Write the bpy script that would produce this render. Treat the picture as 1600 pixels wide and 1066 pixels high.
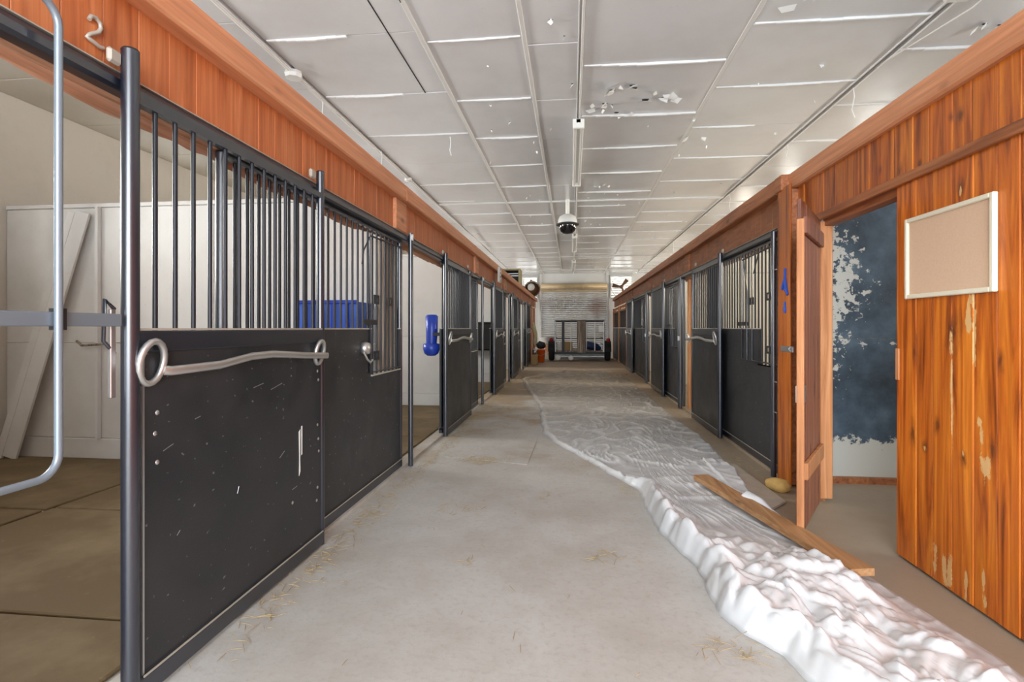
import bpy, math, random
from mathutils import Vector, noise
R_ = random.Random(7)
C = bpy.context.scene.collection
sc = bpy.context.scene
for o in list(bpy.data.objects): bpy.data.objects.remove(o)

# ------------------------------------------------------------------ camera, world, light, exposure
cd = bpy.data.cameras.new('camera'); cam = bpy.data.objects.new('camera', cd); C.objects.link(cam)
cd.sensor_fit = 'HORIZONTAL'; cd.sensor_width = 36.0; cd.lens = 840 / 1600 * 36
cd.shift_y = -20 / 1600; cd.clip_start = 0.02; cd.clip_end = 200
YAW = math.atan(93 / 840)
cam.location = (0, 0, 1.24); cam.rotation_euler = (math.pi / 2, 0, YAW)
sc.camera = cam
w = bpy.data.worlds.new('world'); sc.world = w; w.use_nodes = True
bg = w.node_tree.nodes['Background']; bg.inputs[0].default_value = (0.80, 0.90, 1.0, 1); bg.inputs[1].default_value = 4.0
sc.view_settings.view_transform = 'Standard'; sc.view_settings.look = 'None'
sc.view_settings.gamma = 1; sc.view_settings.use_curve_mapping = False
sc.view_settings.exposure = 0.30

def area(name, loc, tgt, sx, sy, power, col):
    l = bpy.data.lights.new(name, 'AREA'); l.shape = 'RECTANGLE'; l.size = sx; l.size_y = sy
    l.energy = power; l.color = col
    o = bpy.data.objects.new(name, l); C.objects.link(o); o.location = loc
    d = Vector(tgt) - Vector(loc); o.rotation_euler = d.to_track_quat('-Z', 'Y').to_euler(); return o
# daylight through the big open doorway behind the camera
area('doorway_daylight', (0.3, -3.4, 2.1), (0, 6, 1.9), 4.2, 2.6, 360, (0.86, 0.93, 1.0))
STALLY = [(-3.0, 0.85), (0.85, 4.6), (4.65, 8.35), (8.4, 12.1), (12.15, 15.8), (15.85, 19.4), (19.45, 22.4)]
for i, (a, b) in enumerate(STALLY):  # fill lamps outside invented stall windows, added to brighten the interior evenly
    m = (a + b) / 2
    area('stall_fill_light', (-6.4, m, 2.3), (-2.5, m, 2.3), 1.8, 1.4, 330, (1.0, 0.98, 0.94))
    if i > 1: area('stall_fill_light', (6.4, m, 2.3), (2.5, m, 2.2), 1.8, 1.4, 330, (1.0, 0.91, 0.76))
for fx_ in (2.02, -1.85): area('fan_louvre_daylight', (fx_, 22.9, 3.1), (fx_, 20, 2.6), 1.0, 1.0, 42, (.95, .97, 1.0))
area('side_room_window_daylight', (5.75, 2.6, 2.0), (2.0, 3.2, 1.0), 1.3, 1.0, 90, (0.95, 0.97, 1.0))

# ------------------------------------------------------------------ materials
def mat(name, col, rough=0.6, metal=0.0, spec=0.5):
    m = bpy.data.materials.new(name); m.use_nodes = True
    b = m.node_tree.nodes['Principled BSDF']
    b.inputs['Base Color'].default_value = (*col, 1); b.inputs['Roughness'].default_value = rough
    b.inputs['Metallic'].default_value = metal; b.inputs['Specular IOR Level'].default_value = spec
    return m
class NT:
    def __init__(s, m): s.m = m; s.t = m.node_tree; s.b = s.t.nodes['Principled BSDF']
    def n(s, ty, **k):
        x = s.t.nodes.new(ty)
        for a, v in k.items(): setattr(x, a, v)
        return x
    def l(s, a, b): s.t.links.new(a, b)
    def pos(s, scale=(1, 1, 1), rnd=True):
        g = s.n('ShaderNodeNewGeometry'); mp = s.n('ShaderNodeMapping'); mp.inputs['Scale'].default_value = scale
        if rnd:
            oi = s.n('ShaderNodeObjectInfo'); mu = s.n('ShaderNodeMath', operation='MULTIPLY'); mu.inputs[1].default_value = 37.0
            s.l(oi.outputs['Random'], mu.inputs[0])
            cb = s.n('ShaderNodeCombineXYZ'); s.l(mu.outputs[0], cb.inputs[0]); s.l(mu.outputs[0], cb.inputs[2])
            va = s.n('ShaderNodeVectorMath', operation='ADD'); s.l(g.outputs['Position'], va.inputs[0]); s.l(cb.outputs[0], va.inputs[1])
            s.l(va.outputs[0], mp.inputs['Vector'])
        else: s.l(g.outputs['Position'], mp.inputs['Vector'])
        return mp.outputs[0]
    def noise(s, vec, scale=1, detail=4, rough=.55, dist=0):
        x = s.n('ShaderNodeTexNoise'); x.inputs['Scale'].default_value = scale; x.inputs['Detail'].default_value = detail
        x.inputs['Roughness'].default_value = rough; x.inputs['Distortion'].default_value = dist
        s.l(vec, x.inputs['Vector']); return x.outputs['Fac']
    def ramp(s, f, stops):
        r = s.n('ShaderNodeValToRGB'); e = r.color_ramp.elements
        while len(e) < len(stops): e.new(0.5)
        for q, (p, c) in zip(e, stops):
            q.position = p; q.color = (*c, 1) if isinstance(c, tuple) else (c, c, c, 1)
        s.l(f, r.inputs[0]); return r.outputs[0]
    def mix(s, f, a, b, mode='MIX'):
        x = s.n('ShaderNodeMix', data_type='RGBA', blend_type=mode)
        if isinstance(f, (int, float)): x.inputs[0].default_value = f
        else: s.l(f, x.inputs[0])
        for i, v in ((6, a), (7, b)):
            if isinstance(v, tuple): x.inputs[i].default_value = (*v, 1)
            else: s.l(v, x.inputs[i])
        return x.outputs[2]
    def math(s, op, a, b=None):
        x = s.n('ShaderNodeMath', operation=op)
        for i, v in enumerate((a, b)):
            if v is None: continue
            if isinstance(v, (int, float)): x.inputs[i].default_value = v
            else: s.l(v, x.inputs[i])
        return x.outputs[0]
    def xyz(s):
        g = s.n('ShaderNodeNewGeometry'); x = s.n('ShaderNodeSeparateXYZ'); s.l(g.outputs['Position'], x.inputs[0]); return x.outputs
    def col(s, c): s.l(c, s.b.inputs['Base Color'])
    def bump(s, f, strength=.3, dist=.01):
        x = s.n('ShaderNodeBump'); x.inputs['Strength'].default_value = strength; x.inputs['Distance'].default_value = dist
        s.l(f, x.inputs['Height']); s.l(x.outputs[0], s.b.inputs['Normal'])

def wood(name, dark, mid, light, axis='Z', rough=.42, knots=True, peel=0.0, grain=1.0, var=.35, marks=False):
    m = mat(name, mid, rough); n = NT(m)
    sc1 = {'Z': (9, 9, .55), 'Y': (9, .55, 9), 'X': (.55, 9, 9)}[axis]
    v = n.pos(sc1); f = n.noise(v, 1.6 * grain, 5, .6, 1.4)
    c = n.ramp(f, [(.30, dark), (.48, mid), (.70, light)])
    sc2 = {'Z': (60, 60, 1.2), 'Y': (60, 1.2, 60), 'X': (1.2, 60, 60)}[axis]
    f2 = n.noise(n.pos(sc2), 1.0, 3)
    c = n.mix(.35, c, n.ramp(f2, [(.3, (.45, .45, .45)), (.7, (1.25, 1.25, 1.25))]), 'MULTIPLY')
    oi = n.n('ShaderNodeObjectInfo')
    c = n.mix(var, c, n.ramp(oi.outputs['Random'], [(0, (.55, .5, .5)), (1, (1.4, 1.35, 1.3))]), 'MULTIPLY')
    if knots:
        vo = n.n('ShaderNodeTexVoronoi'); vo.inputs['Scale'].default_value = 1.0
        ks = {'Z': (5.0, 5.0, 2.2), 'Y': (5, 2.2, 5), 'X': (2.2, 5, 5)}[axis]
        n.l(n.pos(ks), vo.inputs['Vector'])
        k = n.ramp(vo.outputs['Distance'], [(.05, 1.0), (.15, 0.0)])
        c = n.mix(n.math('MULTIPLY', k, .8), c, (dark[0] * .35, dark[1] * .35, dark[2] * .35))
    if marks:
        _, yy, zz = n.xyz(); wv = n.noise(n.pos((24, 24, 9), False), 1.0, 5, .65)
        def blob(y0, z0, ry, rz, wob=1.1):
            a = n.math('DIVIDE', n.math('SUBTRACT', yy, y0), ry); b = n.math('DIVIDE', n.math('SUBTRACT', zz, z0), rz)
            d = n.math('SQRT', n.math('ADD', n.math('MULTIPLY', a, a), n.math('MULTIPLY', b, b)))
            return n.math('ADD', d, n.math('MULTIPLY', n.math('SUBTRACT', wv, .5), wob * 2))
        for (y0, z0, ry, rz) in ((2.989, 1.11, .018, .045), (3.0, .70, .03, .075), (2.91, .648, .022, .03), (2.81, .77, .02, .04), (2.637, .656, .024, .035), (2.47, .72, .022, .055), (2.657, 2.21, .026, .04), (2.72, 2.23, .018, .03), (2.657, 1.875, .024, .045), (3.114, 2.086, .02, .05), (2.95, 2.075, .015, .022), (2.60, 1.27, .02, .03), (2.70, 1.22, .055, .09), (3.3, 2.15, .018, .03), (2.43, 1.1, .02, .05)):
            k = n.ramp(blob(y0, z0, ry * .62, rz * .62, 1.6), [(.3, .88), (1.0, .35), (2.0, 0.0)]) if False else n.ramp(n.math('MULTIPLY', blob(y0, z0, ry * .7, rz * .7, 1.8), .5), [(.2, .85), (.55, .35), (1.0, 0.0)]); c = n.mix(k, c, (.11, .028, .008))
        for (y0, z0, ry, rz) in ((2.606, 1.29, .020, .085), (2.572, 1.16, .010, .17), (2.711, .92, .008, .26), (2.711, 1.16, .02, .05), (2.505, .66, .030, .055), (2.53, .76, .014, .07), (2.545, .83, .02, .02), (2.84, .09, .022, .075), (2.763, .10, .014, .06), (2.728, .08, .018, .07), (2.62, .05, .010, .08), (2.516, .06, .016, .05), (2.52, .17, .010, .03), (2.637, .675, .012, .02), (2.656, 1.86, .008, .03), (2.91, .64, .01, .018)):
            k = n.ramp(blob(y0, z0, ry, rz, 2.6), [(.75, .9), (1.0, 0.0)]); c = n.mix(k, c, (.74, .47, .20))
    if peel:
        z = n.xyz()[2]
        pf = n.noise(n.pos((14, 14, 2.0), False), 1.0, 3, .5, .6)
        low = n.ramp(z, [(0.10, .13), (.34, 0.0)])
        pm = n.ramp(n.math('ADD', pf, low), [(.745, 0.0), (.765, 1.0)])
        c = n.mix(n.math('MULTIPLY', pm, peel), c, (.80, .58, .30))
    n.col(c); n.bump(f2, .15, .004)
    return m
M = {}
M['wall_wood'] = wood('stained_pine_boards', (.15, .028, .004), (.53, .125, .011), (.78, .26, .025), 'Z', .34, False, 0, var=.35, marks=True)
M['fascia_wood'] = wood('orange_fascia_boards', (.42, .11, .03), (.55, .165, .05), (.66, .24, .09), 'Z', .5, False, 0, var=.12)
M['trim_wood'] = wood('salmon_trim_board', (.57, .225, .10), (.65, .275, .13), (.72, .335, .17), 'Y', .5, True, 0, var=.1)
M['brown_trim'] = wood('brown_trim_board', (.20, .065, .025), (.38, .13, .045), (.50, .20, .08), 'Y', .5, True, 0, var=.1)
M['door_wood'] = wood('brown_door_planks', (.15, .05, .025), (.29, .105, .055), (.40, .17, .09), 'Z', .5, True, 0, var=.15)
M['raw_wood'] = wood('raw_pine', (.42, .15, .05), (.60, .25, .095), (.74, .37, .17), 'Z', .6, True, 0, var=.1)
M['raw_woodY'] = wood('raw_pine_plank', (.27, .12, .05), (.46, .24, .10), (.60, .36, .18), 'Y', .65, True, 0, var=.1)
M['old_wood'] = wood('weathered_wood', (.10, .07, .05), (.26, .20, .15), (.55, .48, .40), 'Z', .8, False, 0)
M['lintel'] = wood('rough_lintel', (.34, .16, .08), (.56, .31, .19), (.70, .45, .31), 'Y', .8, False, 0)

def paint(name, base, dirt, amt=.5, rough=.55, scale=1.2, spec=.4):
    m = mat(name, base, rough, 0, spec); n = NT(m)
    f = n.noise(n.pos((1, 1, 1)), scale, 6, .62)
    c = n.mix(n.ramp(f, [(.45, 0.0), (.75, amt)]), base, dirt)
    f3 = n.noise(n.pos((1, 1, 1)), 22, 3, .6)
    n.col(n.mix(n.ramp(f3, [(.66, 0.0), (.74, amt * .5)]), c, dirt)); n.bump(f3, .12, .004)
    return m
M['white'] = paint('white_stall_paint', (.74, .73, .70), (.48, .44, .38), .45)
M['cream'] = paint('cream_stall_paint', (.80, .74, .62), (.50, .42, .30), .4)
M['beige'] = paint('beige_outer_wall', (.60, .56, .49), (.40, .36, .30), .4)
M['beige_light'] = paint('beige_stall_ceiling', (.74, .69, .60), (.5, .45, .38), .4)
M['endwall'] = paint('white_metal_wall', (.72, .72, .70), (.5, .48, .42), .4)
M['ceil'] = paint('ceiling_paint', (.68, .68, .685), (.54, .53, .52), .6, .24, .9, .5)
M['seam'] = mat('white_tape', (.78, .78, .77), .5)
M['conduit'] = mat('painted_conduit', (.70, .69, .66), .45)
M['mat'] = paint('brown_rubber_mat', (.15, .10, .045), (.27, .20, .11), .9, .75, 1.6)
M['black'] = mat('black_metal_pipe', (.009, .013, .024), .30, 0, 1.0); M['black'].node_tree.nodes['Principled BSDF'].inputs['IOR'].default_value = 1.6; M['bar'] = mat('black_bar_steel', (.010, .012, .018), .42, 0, .5)
M['black_dull'] = mat('black_iron', (.02, .02, .022), .5)
def panel_mat():
    m = mat('black_panel', (.028, .029, .031), .42, 0, .6); n = NT(m)
    f = n.noise(n.pos((1, 1, 1)), 3, 5, .6)
    sp = n.noise(n.pos((6, 30, 45)), 1, 2, .5)
    c = n.mix(n.ramp(f, [(.4, 0.0), (.75, .7)]), (.016, .018, .022), (.044, .044, .046))
    n.col(n.mix(n.ramp(sp, [(.70, 0.0), (.735, .6)]), c, (.30, .31, .33)))
    n.bump(n.noise(n.pos((1, 1, 1)), 160, 2), .25, .003)
    n.l(n.ramp(f, [(.3, .34), (.8, .58)]), n.b.inputs['Roughness']); return m
M['panel'] = panel_mat()
M['steel'] = mat('galvanised_steel', (.55, .56, .57), .32, .9)
M['chrome'] = mat('worn_chrome', (.60, .60, .58), .38, .85)
M['lip'] = mat('dusty_edge', (.50, .47, .40), .5, .3)
M['pale_pipe'] = mat('pale_grey_pipe', (.22, .26, .30), .38, .3)
M['blue'] = mat('blue_plastic', (.018, .055, .42), .35)
M['navy_tarp'] = mat('navy_tarp', (.012, .025, .09), .5)
M['blue2'] = mat('pale_blue_plastic', (.07, .16, .62), .4)
M['tape'] = mat('blue_tape', (.02, .10, .60), .5)
M['dark'] = mat('dark_void', (.015, .014, .013), .8)
M['whitep'] = mat('white_plastic', (.80, .79, .74), .4)
M['rubber'] = mat('tyre_rubber', (.018, .018, .018), .8)
M['red'] = mat('red_lens', (.40, .015, .01), .3)
M['orange'] = mat('orange_plastic', (.85, .13, .01), .4)
M['card'] = mat('cardboard', (.42, .27, .12), .8)
M['brownmetal'] = mat('brown_fan_drum', (.14, .065, .03), .45, .2)
M['olive'] = mat('olive_tan_case', (.30, .25, .13), .6)
M['gold'] = mat('gold_stained_steel', (.50, .38, .22), .5, .2)
M['smoke'] = mat('dark_dome', (.008, .008, .01), .06, 0, .8)
M['yellow'] = paint('yellow_foam', (.68, .44, .14), (.40, .26, .10), .7, .85, 14)
M['olive_ply'] = paint('grey_plywood', (.48, .42, .34), (.3, .24, .17), .6, .8, 4)
M['cream_frame'] = mat('cream_frame', (.78, .74, .58), .5)
M['cloth'] = paint('yellowish_cloth', (.60, .52, .30), (.4, .3, .15), .5, .9, 8)
M['glass'] = mat('window_glass', (.9, .92, .95), .1); M['glass'].node_tree.nodes['Principled BSDF'].inputs['Transmission Weight'].default_value = 1
def cork():
    m = mat('cork', (.56, .34, .20), .9); n = NT(m)
    f = n.noise(n.pos((1, 1, 1)), 120, 2, .7); n.col(n.ramp(f, [(.3, (.66, .45, .30)), (.6, (.70, .49, .335))])); return m
M['cork'] = cork()
def navy():
    m = mat('flaking_navy_paint', (.03, .06, .10), .5); n = NT(m); x, y, z = n.xyz()
    base = n.ramp(n.noise(n.pos((1, 1, 1), False), 2.2, 6, .65), [(.35, (.022, .035, .05)), (.55, (.07, .11, .15)), (.75, (.15, .21, .27))])
    f = n.noise(n.pos((1, 1, 1), False), 15, 8, .7)
    bottom = n.ramp(n.math('ADD', n.math('MULTIPLY', f, .42), z), [(.54, 1.0), (.56, 0.0)])
    # flaked patch low-left and a broken horizontal streak
    px = n.ramp(x, [(0.0, .0), (1.0, 1.0)])
    dx = n.math('ABSOLUTE', n.math('SUBTRACT', x, 2.10)); dz = n.math('ABSOLUTE', n.math('SUBTRACT', z, 1.58))
    d = n.math('ADD', n.math('MULTIPLY', dx, 1.0), n.math('MULTIPLY', dz, .42))
    patch = n.ramp(n.math('SUBTRACT', f, n.math('MULTIPLY', d, .62)), [(.39, 0.0), (.40, 1.0)])
    dz2 = n.math('ABSOLUTE', n.math('SUBTRACT', z, 1.12))
    st = n.ramp(n.math('SUBTRACT', f, n.math('MULTIPLY', dz2, 4.5)), [(.50, 0.0), (.52, 1.0)])
    k = n.math('MAXIMUM', n.math('MAXIMUM', bottom, patch), st)
    n.col(n.mix(k, base, (.62, .62, .56))); return m
M['navy'] = navy()
def concrete():
    m = mat('concrete_floor', (.45, .43, .40), .55); n = NT(m); x, y, z = n.xyz()
    f = n.noise(n.pos((1, 1, 1), False), 1.3, 8, .65); f2 = n.noise(n.pos((1, 1, 1), False), 30, 4, .7)
    c = n.mix(n.ramp(f, [(.4, 0.0), (.72, 1.0)]), (.555, .54, .505), (.42, .385, .33))
    c = n.mix(n.ramp(f2, [(.5, 0.0), (.75, .5)]), c, (.36, .32, .27))
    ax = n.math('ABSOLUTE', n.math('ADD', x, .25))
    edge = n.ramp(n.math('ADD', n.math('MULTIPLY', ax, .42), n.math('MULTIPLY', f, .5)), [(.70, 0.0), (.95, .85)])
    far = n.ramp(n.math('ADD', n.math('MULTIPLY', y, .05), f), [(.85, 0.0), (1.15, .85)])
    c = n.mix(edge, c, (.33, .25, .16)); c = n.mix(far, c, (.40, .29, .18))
    n.col(c); n.bump(f2, .25, .004); n.l(n.ramp(f, [(.3, .42), (.7, .68)]), n.b.inputs['Roughness']); return m
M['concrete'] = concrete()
def film():
    m = mat('plastic_film', (.80, .81, .82), .32); n = NT(m); x, y, z = n.xyz()
    f = n.noise(n.pos((1, 1, 1), False), 5, 5, .6)
    a = n.ramp(z, [(.006, .60), (.022, .93), (.04, .99)])
    dirt = n.ramp(n.math('ADD', n.math('MULTIPLY', y, .055), n.math('MULTIPLY', f, .5)), [(.55, 0.0), (.95, 1.0)])
    a = n.math('MULTIPLY', a, n.math('SUBTRACT', 1.0, n.math('MULTIPLY', dirt, .35)))
    a2 = n.math('ADD', a, n.ramp(f, [(.4, 0.0), (.8, .22)])); cl = n.math('MINIMUM', a2, 1.0)
    n.l(cl, n.b.inputs['Alpha'])
    n.col(n.mix(dirt, n.mix(n.ramp(f, [(.5, 0.0), (.85, .4)]), (.76, .77, .775), (.70, .675, .62)), (.58, .50, .39)))
    n.b.inputs['Subsurface Weight'].default_value = 0.0
    return m
M['film'] = film()
M['straw'] = mat('straw', (.42, .31, .15), .8)
M['flake'] = mat('paint_flake', (.78, .78, .76), .6)

# ------------------------------------------------------------------ mesh helpers
class MB:
    def __init__(s): s.v = []; s.f = []; s.m = []; s.sm = []; s.mats = []
    def _mi(s, m):
        if m not in s.mats: s.mats.append(m)
        return s.mats.index(m)
    def add(s, vs, fs, m, smooth=False):
        b = len(s.v); s.v += [tuple(p) for p in vs]; k = s._mi(m)
        for f in fs: s.f.append([b + i for i in f]); s.m.append(k); s.sm.append(smooth)
        return s
    def box(s, x0, x1, y0, y1, z0, z1, m, bev=0.0):
        if x0 > x1: x0, x1 = x1, x0
        if y0 > y1: y0, y1 = y1, y0
        b = min(bev, (x1 - x0) * .45, (y1 - y0) * .45, (z1 - z0) * .45)
        if b <= 0:
            vs = [(x, y, z) for x in (x0, x1) for y in (y0, y1) for z in (z0, z1)]
            return s.add(vs, [(0, 1, 3, 2), (4, 6, 7, 5), (0, 4, 5, 1), (2, 3, 7, 6), (0, 2, 6, 4), (1, 5, 7, 3)], m)
        # chamfered box: 24 verts
        c = ((x0 + x1) / 2, (y0 + y1) / 2, (z0 + z1) / 2); h = ((x1 - x0) / 2, (y1 - y0) / 2, (z1 - z0) / 2)
        idx = {}; vs = []
        for sx in (-1, 1):
            for sy in (-1, 1):
                for sz in (-1, 1):
                    for a in range(3):
                        p = [sx * (h[0] - b), sy * (h[1] - b), sz * (h[2] - b)]; p[a] += (sx, sy, sz)[a] * b
                        idx[(sx, sy, sz, a)] = len(vs); vs.append((c[0] + p[0], c[1] + p[1], c[2] + p[2]))
        fs = []
        def q(l, nrm):
            a, b2, c2 = (Vector(vs[i]) for i in l[:3])
            if (b2 - a).cross(c2 - a).dot(Vector(nrm)) < 0: l = l[::-1]
            fs.append(l)
        for a in range(3):
            o1, o2 = [i for i in range(3) if i != a]
            for sg in (-1, 1):
                l = []
                for (u, w2) in ((-1, -1), (1, -1), (1, 1), (-1, 1)):
                    t = [0, 0, 0]; t[a] = sg; t[o1] = u; t[o2] = w2; l.append(idx[(*t, a)])
                nn = [0, 0, 0]; nn[a] = sg; q(l, nn)
        for a in range(3):          # edges along axis a
            o1, o2 = [i for i in range(3) if i != a]
            for u in (-1, 1):
                for w2 in (-1, 1):
                    t0 = [0, 0, 0]; t0[a] = -1; t0[o1] = u; t0[o2] = w2; t1 = list(t0); t1[a] = 1
                    l = [idx[(*t0, o1)], idx[(*t1, o1)], idx[(*t1, o2)], idx[(*t0, o2)]]
                    nn = [0, 0, 0]; nn[o1] = u; nn[o2] = w2; q(l, nn)
        for sx in (-1, 1):
            for sy in (-1, 1):
                for sz in (-1, 1): q([idx[(sx, sy, sz, a)] for a in range(3)], (sx, sy, sz))
        return s.add(vs, fs, m)
    def tube(s, pts, r, m, n=10, closed=False, smooth=True, cap=True, flat=None):
        pts = [Vector(p) for p in pts]; N = len(pts); rings = []
        rs = r if isinstance(r, (list, tuple)) else [r] * N
        up = None
        vs = []
        for i, p in enumerate(pts):
            if closed: t = pts[(i + 1) % N] - pts[i - 1]
            else: t = pts[min(i + 1, N - 1)] - pts[max(i - 1, 0)]
            t.normalize()
            if up is None:
                up = Vector((0, 0, 1)) if abs(t.z) < .9 else Vector((1, 0, 0))
            a = t.cross(up)
            if a.length < 1e-5: a = t.cross(Vector((0, 1, 0)))
            a.normalize(); b = a.cross(t).normalized(); up = b
            fa, fb = flat if flat else (1, 1)
            for k in range(n):
                an = 2 * math.pi * k / n
                vs.append(p + a * math.cos(an) * rs[i] * fa + b * math.sin(an) * rs[i] * fb)
        fs = []
        for i in range(N if closed else N - 1):
            j = (i + 1) % N
            for k in range(n):
                k2 = (k + 1) % n
                fs.append((i * n + k, i * n + k2, j * n + k2, j * n + k))
        s.add(vs, fs, m, smooth)
        if cap and not closed:
            s.add([vs[k] for k in range(n)][::-1], [tuple(range(n))], m)
            s.add([vs[(N - 1) * n + k] for k in range(n)], [tuple(range(n))], m)
        return s
    def lathe(s, prof, c, axis, m, n=24, smooth=True):
        ax = {'X': (Vector((0, 1, 0)), Vector((0, 0, 1)), Vector((1, 0, 0))), 'Y': (Vector((0, 0, 1)), Vector((1, 0, 0)), Vector((0, 1, 0))), 'Z': (Vector((1, 0, 0)), Vector((0, 1, 0)), Vector((0, 0, 1)))}[axis]
        vs = []; fs = []; c = Vector(c)
        for (r, h) in prof:
            for k in range(n):
                a = 2 * math.pi * k / n; vs.append(c + ax[0] * r * math.cos(a) + ax[1] * r * math.sin(a) + ax[2] * h)
        for i in range(len(prof) - 1):
            for k in range(n):
                k2 = (k + 1) % n; fs.append((i * n + k, i * n + k2, (i + 1) * n + k2, (i + 1) * n + k))
        return s.add(vs, fs, m, smooth)
    def mesh(s, name):
        me = bpy.data.meshes.new(name); me.from_pydata(s.v, [], s.f)
        for m in s.mats: me.materials.append(m)
        me.polygons.foreach_set('material_index', s.m); me.polygons.foreach_set('use_smooth', s.sm); me.update(); return me
    def build(s, name, parent=None, label=None, kind=None):
        """link as one mesh object; vertices are given in world metres, the parent's location is taken off"""
        me = s.mesh(name); o = bpy.data.objects.new(name, me); C.objects.link(o)
        if parent is not None:
            off = Vector((0, 0, 0)); p = parent
            while p is not None: off += p.location; p = p.parent
            for v in me.vertices: v.co -= off
            o.parent = parent
        if label: o['label'] = label
        if kind: o['kind'] = kind
        return o
def B(*a, **k): return MB().box(*a, **k)
def T(*a, **k): return MB().tube(*a, **k)
def thing(name, label, cat, loc, group=None):
    o = bpy.data.objects.new(name, None); C.objects.link(o); o.location = loc; o.empty_display_size = .1
    o['label'] = label; o['category'] = cat
    if group: o['group'] = group
    return o
def struct(name, loc=(0, 0, 0)):
    o = bpy.data.objects.new(name, None); C.objects.link(o); o.location = loc; o['kind'] = 'structure'; return o
def tag(o, label, cat, group=None):
    o['label'] = label; o['category'] = cat
    if group: o['group'] = group
    return o
def inst(src, name, loc, parent, scale=None):
    """another object on the same mesh (mesh given around its own origin)"""
    o = bpy.data.objects.new(name, src); C.objects.link(o); off = Vector((0, 0, 0)); p = parent
    while p is not None: off += p.location; p = p.parent
    o.location = Vector(loc) - off; o.parent = parent
    if scale: o.scale = scale
    return o

# ------------------------------------------------------------------ floor
YB, YE = -3.2, 22.4
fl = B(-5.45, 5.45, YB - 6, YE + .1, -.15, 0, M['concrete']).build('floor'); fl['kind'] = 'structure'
XL, XR, XW = -1.465, 1.70, 1.758
# raised kerbs under the stall fronts
kerb = B(XL - .12, XL - .005, -3, YE, 0, .022, M['concrete']).build('trim_1'); kerb['kind'] = 'structure'
kerb = B(XR + .005, XR + .12, 4.62, YE, 0, .022, M['concrete']).build('trim_2'); kerb['kind'] = 'structure'

# ------------------------------------------------------------------ ceiling of painted sheets
CZ = 3.51
ce = struct('ceiling', (0, 0, CZ))
B(-5.45, 5.45, YB, YE + .1, CZ + .02, CZ + .1, M['ceil']).build('ceiling_deck', ce)
cols = [(-5.42, -3.64, 0.30), (-3.64, -2.42, .62), (-2.40, -1.17, .0), (-1.15, -.375, .08), (-.355, .06, .08), (.09, 1.31, .45), (1.33, 2.60, .1), (2.63, 3.9, .5), (3.9, 5.42, .2)]
for ci, (a, b, ph) in enumerate(cols):
    y = -2.2 + ph - R_.random() * .1
    prev = YB
    while prev < YE - .3:
        step = 1.07 + R_.uniform(-.05, .05)
        y2 = min(y, YE)
        dz = R_.uniform(0, .006)
        B(a + .006, b - .006, prev + .005, y2 - .005, CZ - .006 - dz, CZ + .02, M['ceil'] if ci not in (0, 8) else M['beige_light'], bev=.004).build('ceiling_panel', ce)
        prev = y2; y = y2 + step
        if 1.2 < y2 < YE - .4 and -2.5 < a < 2.7 and R_.random() < .93 and ci != 4:     # tape strip on the joint
            xa, xb = a + .02, b - .02
            if R_.random() < .18: xb = xb - (xb - xa) * R_.uniform(.2, .5)
            sag = R_.uniform(.004, .014); sk = R_.uniform(-.015, .015); mb = MB()
            n = 8; wd = R_.uniform(.005, .013)
            for k in range(n):
                xx0 = xa + (xb - xa) * k / n; xx1 = xa + (xb - xa) * (k + 1) / n
                yy = y2 + sk * (k / n - .5) * 2 + R_.uniform(-.003, .003)
                mb.box(xx0, xx1, yy - wd, yy + wd, CZ - .014 - sag * math.sin(math.pi * k / n) - .003, CZ - .006, M['seam'])
            mb.build('tape_strip', ce)
B(-2.4, 2.6, 9.55, 9.63, CZ - .028, CZ - .004, M['seam'], bev=.01).build('cross_batten', ce); B(-2.4, 2.6, 17.0, 17.06, CZ - .028, CZ - .004, M['seam'], bev=.01).build('cross_batten', ce)
# battens along the aisle
for x in (-1.16, -.365):
    B(x - .018, x + .018, .3, YE, CZ - .022, CZ, M['conduit'], bev=.004).build('batten', ce)
B(1.30, 1.34, 3.2, YE, CZ - .012, CZ, M['conduit'], bev=.003).build('batten', ce)
B(-1.40, -1.390, .3, 6.1, CZ - .010, CZ + .01, M['dark']).build('joint_crack', ce)
B(-1.175, -1.18 + .012, .3, 3.6, CZ - .024, CZ, M['dark']).build('joint_crack', ce)
# conduits
cL = thing('conduit', 'white painted conduit running along the ceiling above the left stalls', 'conduit', (-2.436, 4.5, CZ))
T([(-2.436, .2, CZ - .025), (-2.436, 4.42, CZ - .028)], .013, M['conduit'], n=8).build('pipe', cL)
T([(-2.436, 4.58, CZ - .028), (-2.436, 8.0, CZ - .03), (-2.42, 11.6, CZ - .03)], .013, M['conduit'], n=8).build('pipe', cL)
T([(-2.42, 11.6, CZ - .03), (-2.36, 12.0, CZ - .08), (-2.36, 13.8, CZ - .05), (-2.3, 15.6, CZ - .03)], .012, M['conduit'], n=8).build('pipe', cL)
MB().lathe([(0, -.03), (.07, -.03), (.078, 0), (.07, .028), (0, .028)], (-2.436, 4.5, CZ - .036), 'Z', M['conduit'], 8, False).build('junction_box', cL)
MB().lathe([(0, -.02), (.055, -.02), (.058, .02), (0, .02)], (-2.436, 7.85, CZ - .035), 'Z', M['conduit'], 12).build('junction_box', cL)
cR = thing('conduit', 'pair of thin pipes running along the ceiling above the right stalls', 'conduit', (2.6, 4.5, CZ))
for dx in (-.03, .03): T([(2.6 + dx, 3.3, CZ - .02), (2.6 + dx, 18, CZ - .02)], .008, M['conduit'], n=6).build('pipe', cR)
B(2.52, 2.68, 3.72, 3.98, CZ - .05, CZ - .01, M['conduit'], bev=.01).build('junction_box', cR)
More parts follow.
